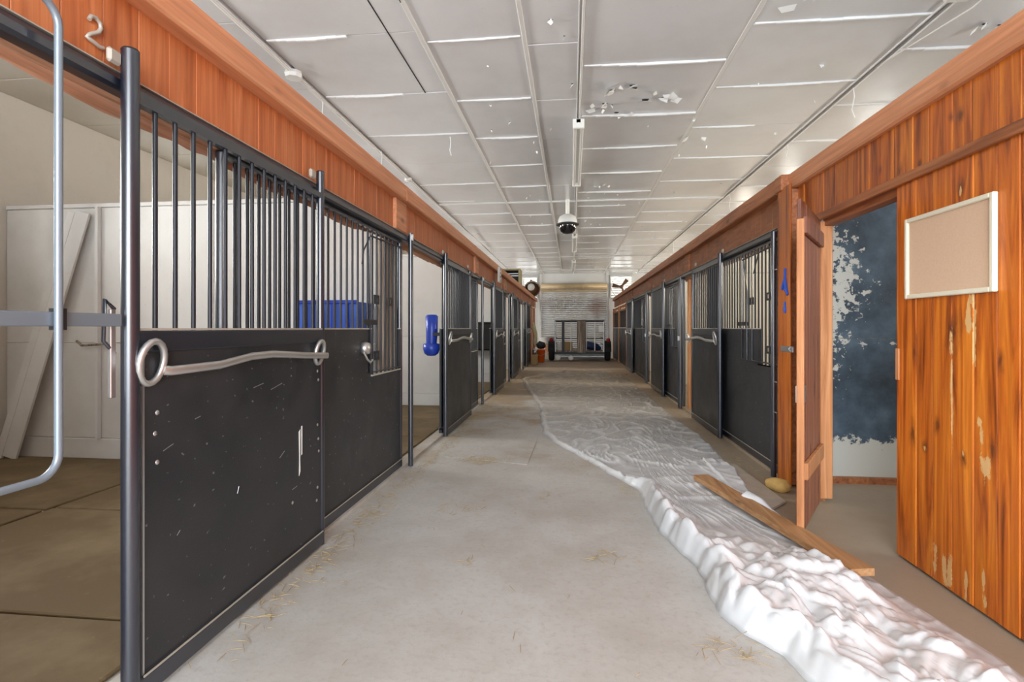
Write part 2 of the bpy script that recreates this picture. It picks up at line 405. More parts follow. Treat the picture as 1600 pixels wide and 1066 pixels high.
T([(2.60, 3.95, CZ - .03), (2.68, 3.6, CZ - .1), (2.66, 3.9, CZ - .13), (2.64, 4.5, CZ - .06), (2.62, 4.9, CZ - .02)], .006, M['conduit'], n=6).build('loose_cable', cR)
cM = thing('conduit', 'narrow white conduit down the middle of the ceiling', 'conduit', (.085, 3, CZ))
T([(.085, .2, CZ - .02), (.085, 22.2, CZ - .02)], .011, M['conduit'], n=8).build('pipe', cM)
T([(.055, .2, CZ - .014), (.06, 22.2, CZ - .014)], .006, M['conduit'], n=6).build('pipe', cM)
B(-5.4, 5.4, 20.7, 20.74, CZ - .045, CZ - .01, M['conduit']).build('cross_pipe', cM)
# hanging strips of old tape / wire
seen_ = {'left': 0, 'right': 0}
for (x, y, l) in ((2.62, 5.35, .28), (2.62, 6.9, .20), (2.62, 9.3, .30), (-2.44, 5.05, .16), (-2.40, 6.6, .25), (-1.42, 6.2, .22), (2.6, 14.2, .5)):
    pts = [(x, y, CZ - .02), (x + .01, y, CZ - .02 - l * .3), (x - .005, y + .015, CZ - .02 - l * .7), (x + .015, y, CZ - .02 - l)]
    side = 'right' if x > 0 else 'left'
    tag(T(pts, .005, M['seam'], n=5).build('hanging_string'), 'short white string dangling from the ceiling over the %s stalls, %s from the camera' % (side, ('first', 'second', 'third', 'fourth')[seen_[side]]), 'string', 'strings dangling from the %s side of the ceiling' % side); seen_[side] += 1
# peeling flakes
fk = MB()
def flake(x, y, n, s):
    for i in range(n):
        cx, cy = x + R_.uniform(-.12, .12) * s, y + R_.uniform(-.06, .06) * s; r = R_.uniform(.02, .05) * s
        a = R_.uniform(0, 6.28); zz = CZ - .014
        u = Vector((math.cos(a), math.sin(a), 0)) * r; v = Vector((-math.sin(a), math.cos(a), 0)) * r * .6; c = Vector((cx, cy, zz))
        fk.add([c - u - v, c + u - v * .4, c + u * .6 + v - Vector((0, 0, R_.uniform(.012, .04))), c - u * .7 + v * .6 - Vector((0, 0, R_.uniform(.01, .03)))], [(0, 1, 2, 3)], M['flake'])
        if i % 3 == 0: fk.add([c + Vector((-r * .5, -r * .3, .004)), c + Vector((r * .6, -r * .35, .004)), c + Vector((r * .4, r * .4, .004)), c + Vector((-r * .4, r * .3, .004))], [(0, 1, 2, 3)], M['dark'])
flake(.47, 5.15, 7, 1.3); flake(.88, 5.35, 8, 1.4); flake(.28, 5.55, 5, 1.2); flake(.55, 5.75, 5, 1)
flake(1.55, 3.9, 3, 1.2); flake(1.45, 6.6, 2, 1.4); flake(3.05, 3.9, 4, 1.3); flake(2.3, 3.8, 3, 1); flake(.5, 8.6, 6, 1); flake(3.1, 4.4, 4, 1)
for i in range(60): flake(R_.uniform(-1.1, 2.5), R_.uniform(3.5, 14), 1, R_.uniform(.3, .6))
fk.build('peeling_paint', ce, kind='stuff', label='curled flakes of peeling ceiling paint')

# fluorescent fixtures
def fixture(y0, y1, label, x=.075):
    f = thing('ceiling_light', label, 'light fixture', (x, (y0 + y1) / 2, CZ), 'unlit strip lights down the ceiling')
    B(x - .032, x + .032, y0, y1, CZ - .075, CZ - .02, M['whitep'], bev=.01).build('housing', f)
    for s in (-1, 1): T([(x + s * .038, y0 + .05, CZ - .10), (x + s * .038, y1 - .05, CZ - .10)], .018, M['conduit'], n=10).build('tube', f)
    for y in (y0, y1 - .05): B(x - .062, x + .062, y, y + .05, CZ - .125, CZ - .02, M['whitep'], bev=.008).build('end_cap', f)
fixture(5.80, 8.22, 'long unlit strip light on the ceiling, nearest the camera')
fixture(12.9, 15.3, 'unlit strip light on the ceiling just beyond the camera dome')
fixture(17.8, 20.2, 'smallest, farthest unlit strip light on the ceiling before the roller door')
# dome camera
dc = thing('dome_camera', 'black dome security camera hanging from the middle of the ceiling', 'security camera', (-.07, 9.5, CZ))
T([(-.07, 9.5, CZ), (-.07, 9.5, CZ - .27)], .035, M['whitep'], n=12).build('bracket', dc)
MB().lathe([(0.02, .17), (.08, .165), (.14, .13), (.165, .07), (.17, 0), (.15, -.01)], (-.07, 9.5, 3.07), 'Z', M['conduit'], 28).build('housing', dc)
MB().lathe([(.17, .012), (.205, .0), (.20, -.018), (.16, -.03)], (-.07, 9.5, 3.07), 'Z', M['black_dull'], 28).build('rim', dc)
MB().lathe([(.16, 0), (.155, -.05), (.12, -.11), (.07, -.145), (.0, -.155)], (-.07, 9.5, 3.05), 'Z', M['smoke'], 28).build('dome', dc)

# ------------------------------------------------------------------ outer walls with stall windows added for fill light, end wall
def outer(name, x0, x1, m, wins, wn):
    r = struct(name, (x0, 0, 0)); zs = (1.85, 2.75); edges = []
    y = YB; mb = MB()
    mb.box(x0, x1, YB, YE + .1, 0, zs[0], m).box(x0, x1, YB, YE + .1, zs[1], CZ + .02, m)
    for wy in wins: mb.box(x0, x1, y, wy - .6, *zs, m); y = wy + .6
    mb.box(x0, x1, y, YE + .1, *zs, m); mb.build('wall_sheet', r)
    for i, wy in enumerate(wins):  # unseen windows; the stall ones are added to let the fill lamps in
        wr = struct('window_%d' % (wn + i), (x0, wy, 2.3)); f = MB()
        for (a, b, c, d) in ((-.6, -.55, -.45, .45), (.55, .6, -.45, .45), (-.55, .55, -.45, -.4), (-.55, .55, .4, .45), (-.02, .02, -.4, .4)):
            f.box(x0 - .01, x1 + .01, wy + a, wy + b, 2.3 + c, 2.3 + d, M['white'])
        f.build('window_frame', wr)
    return r
mids = [(a + b) / 2 for a, b in STALLY]
outer('wall_left', -5.50, -5.42, M['beige'], mids, 1)
outer('wall_right', 5.42, 5.50, M['cream'], [2.6] + mids[2:], 20)
we = struct('wall_back', (0, YE, 0))
mb = MB(); 
for (a, b, f0, f1) in ((-5.45, -1.25, -2.27, -1.43), (1.44, 5.45, 1.60, 2.44)):
    mb.box(a, b, YE, YE + .12, 0, 2.51, M['endwall']).box(a, b, YE, YE + .12, 3.35, CZ, M['endwall']).box(a, f0, YE, YE + .12, 2.51, 3.35, M['endwall']).box(f1, b, YE, YE + .12, 2.51, 3.35, M['endwall'])
mb.box(-1.25, 1.44, YE, YE + .12, 3.05, CZ, M['endwall'])
mb.build('wall_sheet', we)
for s, x in ((-1, -1.29), (1, 1.48)): B(x - .05, x + .05, YE - .06, YE, 0, 3.5, M['endwall'], bev=.01).build('door_guide', we)
for x in (-2.6, -2.0, 2.5, 3.1): B(x - .03, x + .03, YE - .03, YE, 0, 3.5, M['endwall']).build('wall_rib', we)
# walls beside the doorway behind the camera
wf = struct('wall_front', (0, YB, 0)); MB().box(-5.45, -2.0, YB - .1, YB, 0, CZ, M['beige']).box(2.2, 5.45, YB - .1, YB, 0, CZ, M['beige']).build('wall_sheet', wf)
# roller door
rd = struct('door_2', (0.1, YE, 0)); rd['label'] = 'closed grey steel roller door at the far end of the aisle'
def slat_mesh():
    mb = MB(); n = 6; pr = []
    for k in range(n + 1):
        t = k / n; pr.append((-.036 * math.sin(math.pi * t) ** 1.0, t * .072))
    pr.append((.004, .078))
    vs = [(x, p[0], p[1]) for x in (-1.40, 1.40) for p in pr]; L = len(pr)
    mb.add(vs, [(i, L + i, L + i + 1, i + 1) for i in range(L - 1)], M['slat'], True); return mb.mesh('slat')
def slat_mat():
    m = mat('stained_steel_slats', (.55, .53, .50), .33, .35); n = NT(m); x, y, z = n.xyz()
    f = n.noise(n.pos((1, 1, 1), False), 1.6, 4)
    d = n.math('ADD', n.math('ABSOLUTE', n.math('SUBTRACT', x, 1.05)), n.math('MULTIPLY', n.math('ABSOLUTE', n.math('SUBTRACT', z, 2.1)), .8))
    st = n.ramp(n.math('ADD', d, n.math('MULTIPLY', f, .6)), [(.35, .75), (.85, 0.0)])
    top = n.ramp(n.math('ADD', z, n.math('MULTIPLY', f, .3)), [(.0, 0.0), (1.0, 0.0)])
    n.col(n.mix(st, n.mix(n.ramp(f, [(.4, 0.0), (.7, .5)]), (.60, .58, .55), (.45, .38, .29)), (.28, .15, .10))); return m
M['slat'] = slat_mat(); sm = slat_mesh()
for k in range(40): inst(sm, 'slat', (.095, YE - .005, .0 + k * .078), rd)
MB().lathe([(0, -1.36), (.12, -1.36), (.12, 1.36), (0, 1.36)], (.095, YE - .14, 2.96), 'X', M['gold'], 16).build('coil', rd)
B(-1.27, 1.46, YE - .10, YE - .02, 2.76, 2.82, M['gold']).build('coil_bracket', rd)

# exhaust fans on the end wall
def exhaust(cx, cz, label):
    t = thing('exhaust_fan', label, 'fan', (cx, YE, cz))
    f = MB(); h = .46
    for (a, b, c, d) in ((-h, h, -h, -h + .05), (-h, h, h - .05, h), (-h, -h + .05, -h + .05, h - .05), (h - .05, h, -h + .05, h - .05)): f.box(cx + a, cx + b, YE - .1, YE - .005, cz + c, cz + d, M['endwall'])
    f.build('frame', t)
    for k in range(9):
        z = cz - .40 + k * .095
        MB().add([(cx - .41, YE - .02, z), (cx + .41, YE - .02, z), (cx + .41, YE - .045, z + .091), (cx - .41, YE - .045, z + .091)], [(0, 1, 2, 3)], M['whitep']).build('louvre', t)
    MB().lathe([(.40, -.14), (.42, -.14), (.42, -.10), (.40, -.10), (.40, -.14)], (cx, YE, cz), 'Y', M['conduit'], 32).build('guard_ring', t)
    MB().lathe([(0, -.2), (.07, -.2), (.08, -.1), (0, -.1)], (cx, YE, cz), 'Y', M['brownmetal'], 16).build('motor', t)
    for k in range(3):
        a = .9 + k * 2.094; u = Vector((math.cos(a), 0, math.sin(a))); v = Vector((-math.sin(a), 0, math.cos(a)))
        c = Vector((cx, YE - .14, cz)); d = Vector((0, .04, 0))
        p = [c + u * .05 - v * .03 - d, c + u * .37 - v * .09 - d, c + u * .37 + v * .08 + d, c + u * .05 + v * .04 + d]
        MB().add(p + [q + Vector((0, .006, 0)) for q in p], [(3, 2, 1, 0), (4, 5, 6, 7), (0, 1, 5, 4), (1, 2, 6, 5), (2, 3, 7, 6), (3, 0, 4, 7)], M['brownmetal']).build('blade', t)
exhaust(2.02, 2.93, 'louvred exhaust fan with brown blades on the end wall right of the roller door')
exhaust(-1.85, 2.93, 'louvred exhaust fan on the end wall left of the roller door')

# ------------------------------------------------------------------ partitions
def partition(name, side, y, m, label=None):
    x0, x1 = (1.80, 5.42) if side > 0 else (-5.42, -1.56)
    r = struct(name, ((x0 + x1) / 2, y, 0)); zs = [.03, .62, 1.12, 1.70, 2.06, 2.38] if side > 0 else [.2, 1.10, 2.38]
    for a, b in zip(zs[:-1], zs[1:]):
        xs = [x0, (x0 + x1) / 2 + R_.uniform(-.3, .3), x1] if side < 0 else [x0, x1]
        for c, d in zip(xs[:-1], xs[1:]): B(c + .003, d - .003, y, y + .045, a + .004, b - .002, m, bev=.004).build('panel', r)
    B(x0, x1, y - .018, y + .05, .01, .2 if side < 0 else .03, m, bev=.005).build('base_board', r)
    B(x0, x1, y - .01, y + .055, 2.38, 2.42, m, bev=.006).build('cap_board', r)
    return r
for i, y in enumerate((.82, 4.62, 8.36, 12.08, 15.8, 19.45)): partition('wall_partition_left_%d' % (i + 1), -1, y, M['white'])
for i, y in enumerate((8.36, 12.08, 15.8, 19.45)): partition('wall_partition_right_%d' % (i + 2), 1, y, M['cream'])
# the right side room: navy partition, floor slab behind
r = struct('wall_partition_right_1', (3.6, 4.6, 0))
for (a, b, c, d) in ((1.80, 2.62, .05, 1.16), (2.62, 5.42, .05, 1.16), (1.80, 2.62, 1.16, 2.42), (2.62, 5.42, 1.16, 2.42)):
    B(a + .002, b - .002, 4.58, 4.60, c + .001, d - .001, M['navy'], bev=.002).build('panel', r)
    B(a + .002, b - .002, 4.602, 4.64, c + .001, d - .001, M['cream'], bev=.002).build('panel', r)
B(1.80, 5.42, 4.55, 4.58, 0, .05, M['brown_trim']).build('base_board', r)
B(1.80, 5.42, -3.1, -3.05, 0, 2.4, M['white']).build('wall_room_side')['kind'] = 'structure'

# ------------------------------------------------------------------ header fascias (left and right)
def fascia(name, side, xf, ya, yb, posts, fm, tm, zb=2.077):
    """xf = face plane; boards behind, top board proud"""
    r = struct(name, (xf, (ya + yb) / 2, 2.2)); o = -side
    ps = [ya] + posts + [yb]
    for a, b in zip(ps[:-1], ps[1:]):
        B(xf, xf - o * .10, a + .002, b - .002, 2.335, 2.465, tm, bev=.008).build('top_board', r)
    for p in posts: B(xf - o * .045, xf - o * .09, p - .14, p + .14, zb, 2.334, tm, bev=.006).build('post', r)
    y = ya; rest = MB()
    while y < yb - .02:
        wd = .142; y2 = min(y + wd, yb)
        if not any(p - .14 < (y + y2) / 2 < p + .14 for p in posts):
            x1 = xf - o * (.075 + R_.uniform(0, .002))
            if y < 12.5: B(x1, x1 - o * .02, y + .0008, y2 - .0008, zb, 2.35, fm, bev=.002).build('board', r)
            else: rest.box(x1, x1 - o * .02, y + .003, y2 - .003, zb, 2.35, fm)
        y = y2
    rest.build('far_boards', r, kind='stuff')
    return r
fL = fascia('trim_3', -1, -1.405, -1.0, 22.3, [.75, 4.49, 8.2, 11.9, 15.6, 19.3, 21.6], M['fascia_wood'], M['trim_wood'])
B(-1.62, -1.515, -1.0, 22.3, 2.012, 2.06, M['lintel'], bev=.006).build('lintel', fL)
# ragged gnawed underside of the lintel
mb = MB(); n = 260; top = []; bot = []
for i in range(n + 1):
    y = -.5 + 9 * i / n; d = .022 + .05 * noise.noise(Vector((y * 1.3, 3, 0))) + .01 * noise.noise(Vector((y * 9, 1, 0)))
    top.append((-1.55, y, 2.03)); bot.append((-1.56, y, 1.99 - max(d, -.01)))
mb.add(top + bot, [(i, i + 1, n + 2 + i, n + 1 + i) for i in range(n)], M['lintel'])
mb.add([(x - .05, y, z) for x, y, z in top] + bot, [(i + 1, i, n + 1 + i, n + 2 + i) for i in range(n)], M['lintel']); mb.build('ragged_edge', fL)
fR = fascia('trim_4', 1, 1.662, 4.62, 22.3, [8.3, 12.1, 15.8, 19.4], M['fascia_wood2'] if 'fascia_wood2' in M else M['brown_trim'], M['brown_trim'])
B(1.75, 1.84, 4.62, 22.3, 1.985, 2.03, M['lintel']).build('lintel', fR)

# ------------------------------------------------------------------ stained board wall with doorway on the right
ww = struct('wall_right_boards', (XW, 2, 0)); ww['label'] = 'orange stained knotty pine board wall with a doorway on the right of the aisle'
seams = [3.143, 2.973, 2.85, 2.711, 2.575, 2.442, 2.327, 2.18, 2.05, 1.92, 1.78, 1.65, 1.5]
while seams[-1] > -3: seams.append(seams[-1] - .14)
for a, b in zip(seams[1:], seams[:-1]):
    B(XW + R_.uniform(0, .004), XW + .022, a + .0008, b - .0008, .012, 2.03, M['wall_wood'], bev=.005).build('board', ww)
y = 4.60
while y > -3:
    wd = R_.choice((.12, .15, .17)); a = y - wd
    B(XW + R_.uniform(0, .004), XW + .022, a + .0008, y - .0008, 2.032, 2.36, M['wall_wood'], bev=.005).build('board', ww); y = a
B(XW - .035, XW + .10, -3, 4.60, 2.34, 2.475, M['trim_wood'], bev=.012).build('top_board', ww)
B(XW - .022, XW + .002, -3, 4.28, 2.005, 2.056, M['brown_trim'], bev=.004).build('rail', ww)
B(XW + .025, XW + .10, 3.10, 4.05, 1.965, 2.03, M['brown_trim'], bev=.004).build('door_head', ww)
B(XW + .024, XW + .08, -3, 3.143, .012, 2.35, M['old_wood']).build('wall_backing', ww)
# far jamb of raw timber, two studs
B(XW - .0, XW + .080, 4.03, 4.07, .03, 2.0, M['raw_wood'], bev=.004).build('door_jamb', ww)
B(XW + .0, XW + .05, 4.075, 4.11, .0, 2.0, M['brown_trim'], bev=.004).build('door_jamb', ww)
# corner post in dark planks beside the first stall front
B(XW - .01, XW + .02, 4.11, 4.42, .01, 2.03, M['door_wood'], bev=.004).build('board', ww)
B(1.690, XW + .03, 4.42, 4.66, .01, 2.335, M['brown_trim'], bev=.006).build('corner_post', ww)
B(1.675, 1.69, 4.36, 4.60, .01, 2.36, M['wall_wood'], bev=.004).build('corner_board', ww)
B(1.662, 1.86, 4.50, 4.64, 2.34, 2.468, M['brown_trim'], bev=.006).build('top_board', ww)

# ------------------------------------------------------------------ plank door standing open
dr = struct('door_1', (1.735, 3.985, 0)); dr['label'] = 'brown plank door standing open into the aisle beside the board wall'; 
ang = math.atan2(3.304 - 3.985, 1.333 - 1.735); Ld = math.hypot(3.304 - 3.985, 1.333 - 1.735)
def dlocal(mb, name, label=None):
    o = mb.build(name, None); o.parent = dr; o.rotation_euler = (0, 0, ang)
    if label: o['label'] = label
    return o
w0 = 0
for i, wd in enumerate((.155, .15, .16, .15, Ld - .615)):
    dlocal(B(w0 + .002, w0 + wd - .002, -.022, 0, .025, 2.0, M['door_wood'], bev=.003), 'plank'); w0 += wd
dlocal(B(.03, Ld - .04, 0.001, .026, 1.80, 1.90, M['door_wood'], bev=.004), 'ledge')
dlocal(B(.03, Ld - .06, 0.001, .026, .34, .44, M['raw_wood'], bev=.004), 'ledge')
dlocal(B(Ld - .002, Ld + .01, -.024, .016, .03, 1.88, M['raw_wood'], bev=.003), 'edge_strip', 'free edge of the door, coloured paler as if lit')  # paler wood colour stands in for light falling on the door's end
dlocal(B(Ld - .09, Ld - .02, .0, .012, .80, .90, M['steel'], bev=.003), 'latch_plate')
dlocal(B(Ld - .09, Ld - .02, -.034, -.022, .80, .90, M['whitep'], bev=.003), 'latch_plate')
# blue tape marks on the corner post
t = thing('tape_mark', 'strips of blue tape in a K shape on the corner post', 'tape', (1.684, 4.42, 1.6))
for (a, b) in (((4.44, 1.71), (4.43, 1.53)), ((4.50, 1.55), (4.44, 1.63)), ((4.44, 1.63), (4.39, 1.50))):
    T([(1.672, a[0], a[1]), (1.671, (a[0] + b[0]) / 2 + .005, (a[1] + b[1]) / 2), (1.672, b[0], b[1])], .013, M['tape'], n=6).build('strip', t)
t = MB().lathe([(0, -.008), (.022, -.008), (.026, 0)], (1.673, 4.45, 1.39), 'X', M['tape'], 8)
t.tube([(1.672, 4.45, 1.45), (1.672, 4.44, 1.36)], .010, M['tape'], n=6)
tag(t.build('tape_dot'), 'small blob of blue tape below the K-shaped tape on the corner post', 'tape')
t = thing('hasp', 'steel hasp plate screwed to the corner post beside the open plank door', 'hasp', (1.68, 4.35, 1.07))
B(1.665, 1.674, 4.28, 4.52, 1.055, 1.10, M['steel'], bev=.002).build('plate', t); T([(1.67, 4.33, 1.06), (1.655, 4.33, 1.08), (1.67, 4.33, 1.10)], .004, M['steel'], n=6).build('staple', t)
t = tag(B(XW - .006, XW + .001, 3.11, 3.14, .96, 1.13, M['raw_wood'], bev=.002).build('strike_plate'), 'small pale strike plate on the board edge of the doorway', 'plate')

# corkboard
cb = thing('corkboard', 'cream framed corkboard hanging on the orange board wall', 'corkboard', (XW, 2.73, 1.6))
y0, y1, z0, z1 = 2.432, 3.03, 1.392, 1.808
B(XW - .012, XW - .002, y0 + .01, y1 - .01, z0 + .01, z1 - .01, M['cork']).build('cork_panel', cb)
for (a, b, c, d) in ((y0, y0 + .022, z0, z1), (y1 - .022, y1, z0, z1), (y0 + .022, y1 - .022, z0, z0 + .022), (y0 + .022, y1 - .022, z1 - .022, z1)):
    B(XW - .024, XW - .001, a, b, c, d, M['cream_frame'], bev=.004).build('frame_rail', cb)

# ------------------------------------------------------------------ stall fronts
BARR = .0085
def bar_mesh(z0, z1):
    return MB().tube([(0, 0, z0), (0, 0, z1)], BARR, M['bar'], n=8, cap=False).mesh('bar')
bars_full = bar_mesh(1.23, 1.99); bars_low = bar_mesh(.885, 1.99)
def bars(parent, x, ys, me):
    for y in ys: inst(me, 'bar', (x, y, 0), parent)
def pole(parent, x, y, z1, r=.024, z0=.01, lab=None):
    mb = MB().tube([(x, y, z0), (x, y, z1)], r, M['black'], n=18); o = mb.build('pole', parent)
    MB().lathe([(r * 1.02, 0), (r * .9, .006), (0, .008)], (x, y, z1), 'Z', M['black_dull'], 18).build('cap', o); return o
def frange(a, b, s):
    n = max(1, round((b - a) / s)); return [a + (b - a) * k / n for k in range(1, n)]
def track(side, x, ya, yb, label):
    t = thing('door_track', label, 'track', (x, (ya + yb) / 2, 2.03), 'black sliding door tracks above the stalls'); o = -side
    # box rail with rounded hood, dusty top
    prof = [(0, 2.012), (o * .042, 2.012), (o * .055, 2.022), (o * .056, 2.045), (o * .045, 2.064), (o * .03, 2.07), (0, 2.07)]
    vs = [(x + a, y, z) for y in (ya, yb) for a, z in prof]; L = len(prof)
    fs = [(i, (i + 1) % L, L + (i + 1) % L, L + i) for i in range(L)] + [tuple(range(L)), tuple(range(2 * L - 1, L - 1, -1))]
    if o < 0: fs = [f[::-1] for f in fs]
    MB().add(vs, fs, M['black']).build('rail', t)
    B(x, x + o * .047, ya, yb, 2.071, 2.075, M['lip']).build('dusty_top', t)
def fixed(side, xp, ya, yb, notch, label, zt=1.232, bar_ys=None, zn=.878, polea=True, yoke=True):
    o = -side; t = thing('stall_front', label, 'stall front', (xp, (ya + yb) / 2, 0), 'black barred stall fronts')
    n0, n1 = notch
    pts = [(ya, .06), (yb, .06)]
    p = MB()
    # lower panel as plates around the feed notch
    if n0 > ya + .02: p.box(xp - .012, xp + .012, ya, n0, .06, zt, M['panel'])
    p.box(xp - .012, xp + .012, n0, n1, .06, zn, M['panel'])
    if n1 < yb - .02: p.box(xp - .012, xp + .012, n1, yb, .06, zt, M['panel'])
    p.build('lower_panel', t)
    if n0 > ya + .02: B(xp - .018, xp + .018, ya, n0, zt, zt + .008, M['lip']).build('top_lip', t, 'dusty pale edge')
    if n1 < yb - .02: B(xp - .018, xp + .018, n1, yb, zt, zt + .008, M['lip']).build('top_lip', t, 'dusty pale edge')
    B(xp - .02, xp + o * .02, n0, n1, zn, zn + .01, M['lip']).build('notch_lip', t, 'pale worn edge below the feed opening')
    B(xp - .02, xp + .02, ya, yb, .015, .085, M['black'], bev=.006).build('bottom_rail', t)
    B(xp + o * .0205, xp + o * .0235, ya, yb, .085, .092, M['lip']).build('bottom_trim', t)
    B(xp - .012, xp + .012, ya, yb, 1.985, 2.01, M['black']).build('top_rail', t)
    if polea: pole(t, xp, ya, 2.0)
    pole(t, xp, yb, 2.0, .024)
    s = .094
    bars(t, xp, [y for y in frange(ya, yb, s) if not (n0 < y < n1)], bars_full)
    bars(t, xp, [y for y in frange(ya, yb, s) if n0 < y < n1], bars_low)
    if yoke:   # thin rod frame of the feed opening
        q = o * .018; a, b = (n1 + .46, n0) if side > 0 else (n0 - .04, n1)
        T([(xp + q, a, 1.95), (xp + q, a, zn + .03), (xp + q, b, zn + .03)], .007, M['black'], n=6).build('yoke_rod', t)
        T([(xp + q, a, 1.93), (xp + q, b, 1.95)], .007, M['black'], n=6).build('yoke_rod', t)
        if side > 0:
            T([(xp + q, a - .15, zn + .03), (xp + q, a - .15, 1.6), (xp + q, a - .04, 1.93)], .006, M['black'], n=6).build('yoke_rod', t)
            T([(xp + q, a - .30, zn + .03), (xp + q, a - .30, 1.93)], .006, M['black'], n=6).build('yoke_rod', t)
            T([(xp + q, n1 - .02, 1.94), (xp + q, n1 + .12, 1.76)], .006, M['black'], n=6).build('yoke_rod', t)
        else:
            T([(xp + q, n0 - .04, 1.92), (xp + q, n0 - .16, 1.80), (xp + q, n0 - .19, 1.70)], .006, M['black'], n=6).build('yoke_rod', t)
        for yy, zz in (((n1 + .17, 1.50), (n0 + .22, 1.52), (n0 + .22, 1.05)) if side > 0 else ((n0 + .1, 1.46), (n0 + .42, 1.46), (n0 + .1, 1.03))):
            w_ = MB(); 
            for (c, d, e, f) in ((-.055, .055, .018, .035), (-.055, .055, -.035, -.018), (-.055, -.02, -.018, .018), (.02, .055, -.018, .018)): w_.box(xp + q - .004, xp + q + .003, yy + c, yy + d, zz + e, zz + f, M['black_dull'])
            w_.build('slotted_plate', t)
        B(xp + q - .003, xp + q + .003, *((n1 + .25, n1 + .62) if side > 0 else (n0 - .16, n0 + .12)), 1.265, 1.305, M['black_dull'], bev=.003).build('bracket', t)
    return t
def handle_ring(t, x, y, z, r, o, name='handle_ring'):
    pts = [(x + o * .012 * (1 + math.sin(a)), y + r * .85 * math.cos(a), z + r * math.sin(a) * 1.15) for a in [2 * math.pi * k / 20 for k in range(20)]]
    MB().tube(pts, .0115, M['chrome'], n=8, closed=True).build(name, t)
def door(side, xp, ya, yb, label, handle, zt=1.232, za=2.14, zb=2.13):
    o = -side; t = thing('stall_door', label, 'stall door', (xp, (ya + yb) / 2, 0), 'black sliding stall doors')
    B(xp - .012, xp + .012, ya, yb, .06, 1.16, M['panel']).build('lower_panel', t)
    B(xp - .016, xp + .02 * 1, ya, yb, 1.16, zt, M['black'], bev=.004).build('mid_rail', t)
    B(xp - .018, xp + .018, ya, yb, zt + .0005, zt + .008, M['lip']).build('top_lip', t, 'dusty pale edge')
    B(xp - .02, xp + .02, ya, yb, .012, .085, M['black'], bev=.006).build('bottom_rail', t)
    B(xp + o * .0205, xp + o * .0235, ya + .03, yb - .01, .085, .092, M['lip']).build('bottom_trim', t)
    B(xp - .012, xp + .012, ya, yb, 1.98, 2.01, M['black']).build('top_rail', t)
    pole(t, xp, ya, za, .0265); pole(t, xp, yb, zb, .022)
    bars(t, xp, frange(ya + .01, yb, .094), bars_full)
    y_ = ya if True else yb
    B(xp - o * .008, xp - o * .028, ya - .07, ya - .02, 2.078, 2.125, M['lip'], bev=.008).build('roller_hanger', t)
    B(xp - o * .008, xp - o * .028, yb - .09, yb - .03, 2.08, 2.13, M['lip'], bev=.008).build('roller_hanger', t)
    # long bent handle between two rings
    h0, h1 = handle; xx = xp + o * .045
    handle_ring(t, xp + o * .018, h0, 1.125, .062, o); handle_ring(t, xp + o * .018, h1 - (.07 if h1 > h0 else -.07), 1.105, .055, o)
    d = 1 if h1 > h0 else -1; L = abs(h1 - h0)
    pts = [(xx - o * .01, h0 + d * .05, 1.095), (xx, h0 + d * .07, 1.092), (xx, h0 + d * .26 * L, 1.095), (xx + o * .004, h0 + d * .42 * L, 1.118), (xx + o * .005, h0 + d * .55 * L, 1.120), (xx, h0 + d * .8 * L, 1.098), (xx, h1, 1.084)]
    MB().tube(pts, .017, M['chrome'], n=8, flat=(.35, 1)).build('handle_bar', t)
    return t
def latch(t_parent_label, side, x, y):
    t = thing('door_latch', t_parent_label, 'latch', (x, y, 1.2)); o = -side
    T([(x, y, 1.30), (x, y - .035, 1.33), (x, y - .04, 1.20), (x, y, 1.16)], .006, M['black'], n=6).build('loop', t)
    B(x - .006, x + .006, y - .02, y + .0, 1.02, 1.30, M['steel'], bev=.002).build('strip', t); return t

XD = -1.425
fixed(-1, -1.51, 2.18, 4.61, (3.90, 4.58), 'barred stall front behind the nearest sliding door, left of the aisle')
d1 = door(-1, XD, 1.60, 2.93, 'nearest black sliding stall door with the long chrome handle, left foreground', (1.655, 2.93))
# white scrape and chips on the near door
mb = MB(); xo = XD + .0122
mb.add([(xo + dx_, y_, z_) for dx_ in (0, .002) for y_, z_ in ((2.662, .70), (2.676, .71), (2.674, .56), (2.678, .49), (2.664, .47), (2.667, .56))], [(0, 1, 2, 3, 4, 5), (11, 10, 9, 8, 7, 6)] + [(i, 6 + i, 6 + (i + 1) % 6, (i + 1) % 6) for i in range(6)], M['whitep'])
mb.box(xo, xo + .002, 2.688, 2.697, .575, .725, M['whitep']); mb.build('paint_scrape', d1, 'white vertical scrape')
B(XD + .012, XD + .016, 1.632, 1.640, .09, 1.16, M['steel']).build('edge_strip', d1)
for (y_, z_, a_, l_) in ((1.75, .82, .3, .05), (2.3, .98, .15, .08), (2.45, .96, .2, .10), (2.5, .62, .5, .05), (2.15, .55, 1.2, .03), (1.9, .9, .2, .03), (2.62, .42, .1, .05), (1.8, .50, .7, .02)):
    c_ = Vector((XD + .0125, y_, z_)); u_ = Vector((0, math.cos(a_), math.sin(a_))) * l_ / 2
    T([c_ - u_, c_ + u_], .0016, M['steel'], n=4).build('scratch', d1)
for yb_, zz in ((2.87, 1.0), (2.88, .95), (2.87, .70), (2.88, .62), (2.885, .55), (2.87, .35), (2.86, .28), (2.6, .35), (1.70, .95), (1.69, .88), (1.70, .78)):
    MB().lathe([(0, .004), (.007, .003), (.009, 0)], (XD + .012, yb_, zz), 'X', M['steel'], 8).build('bolt', d1)
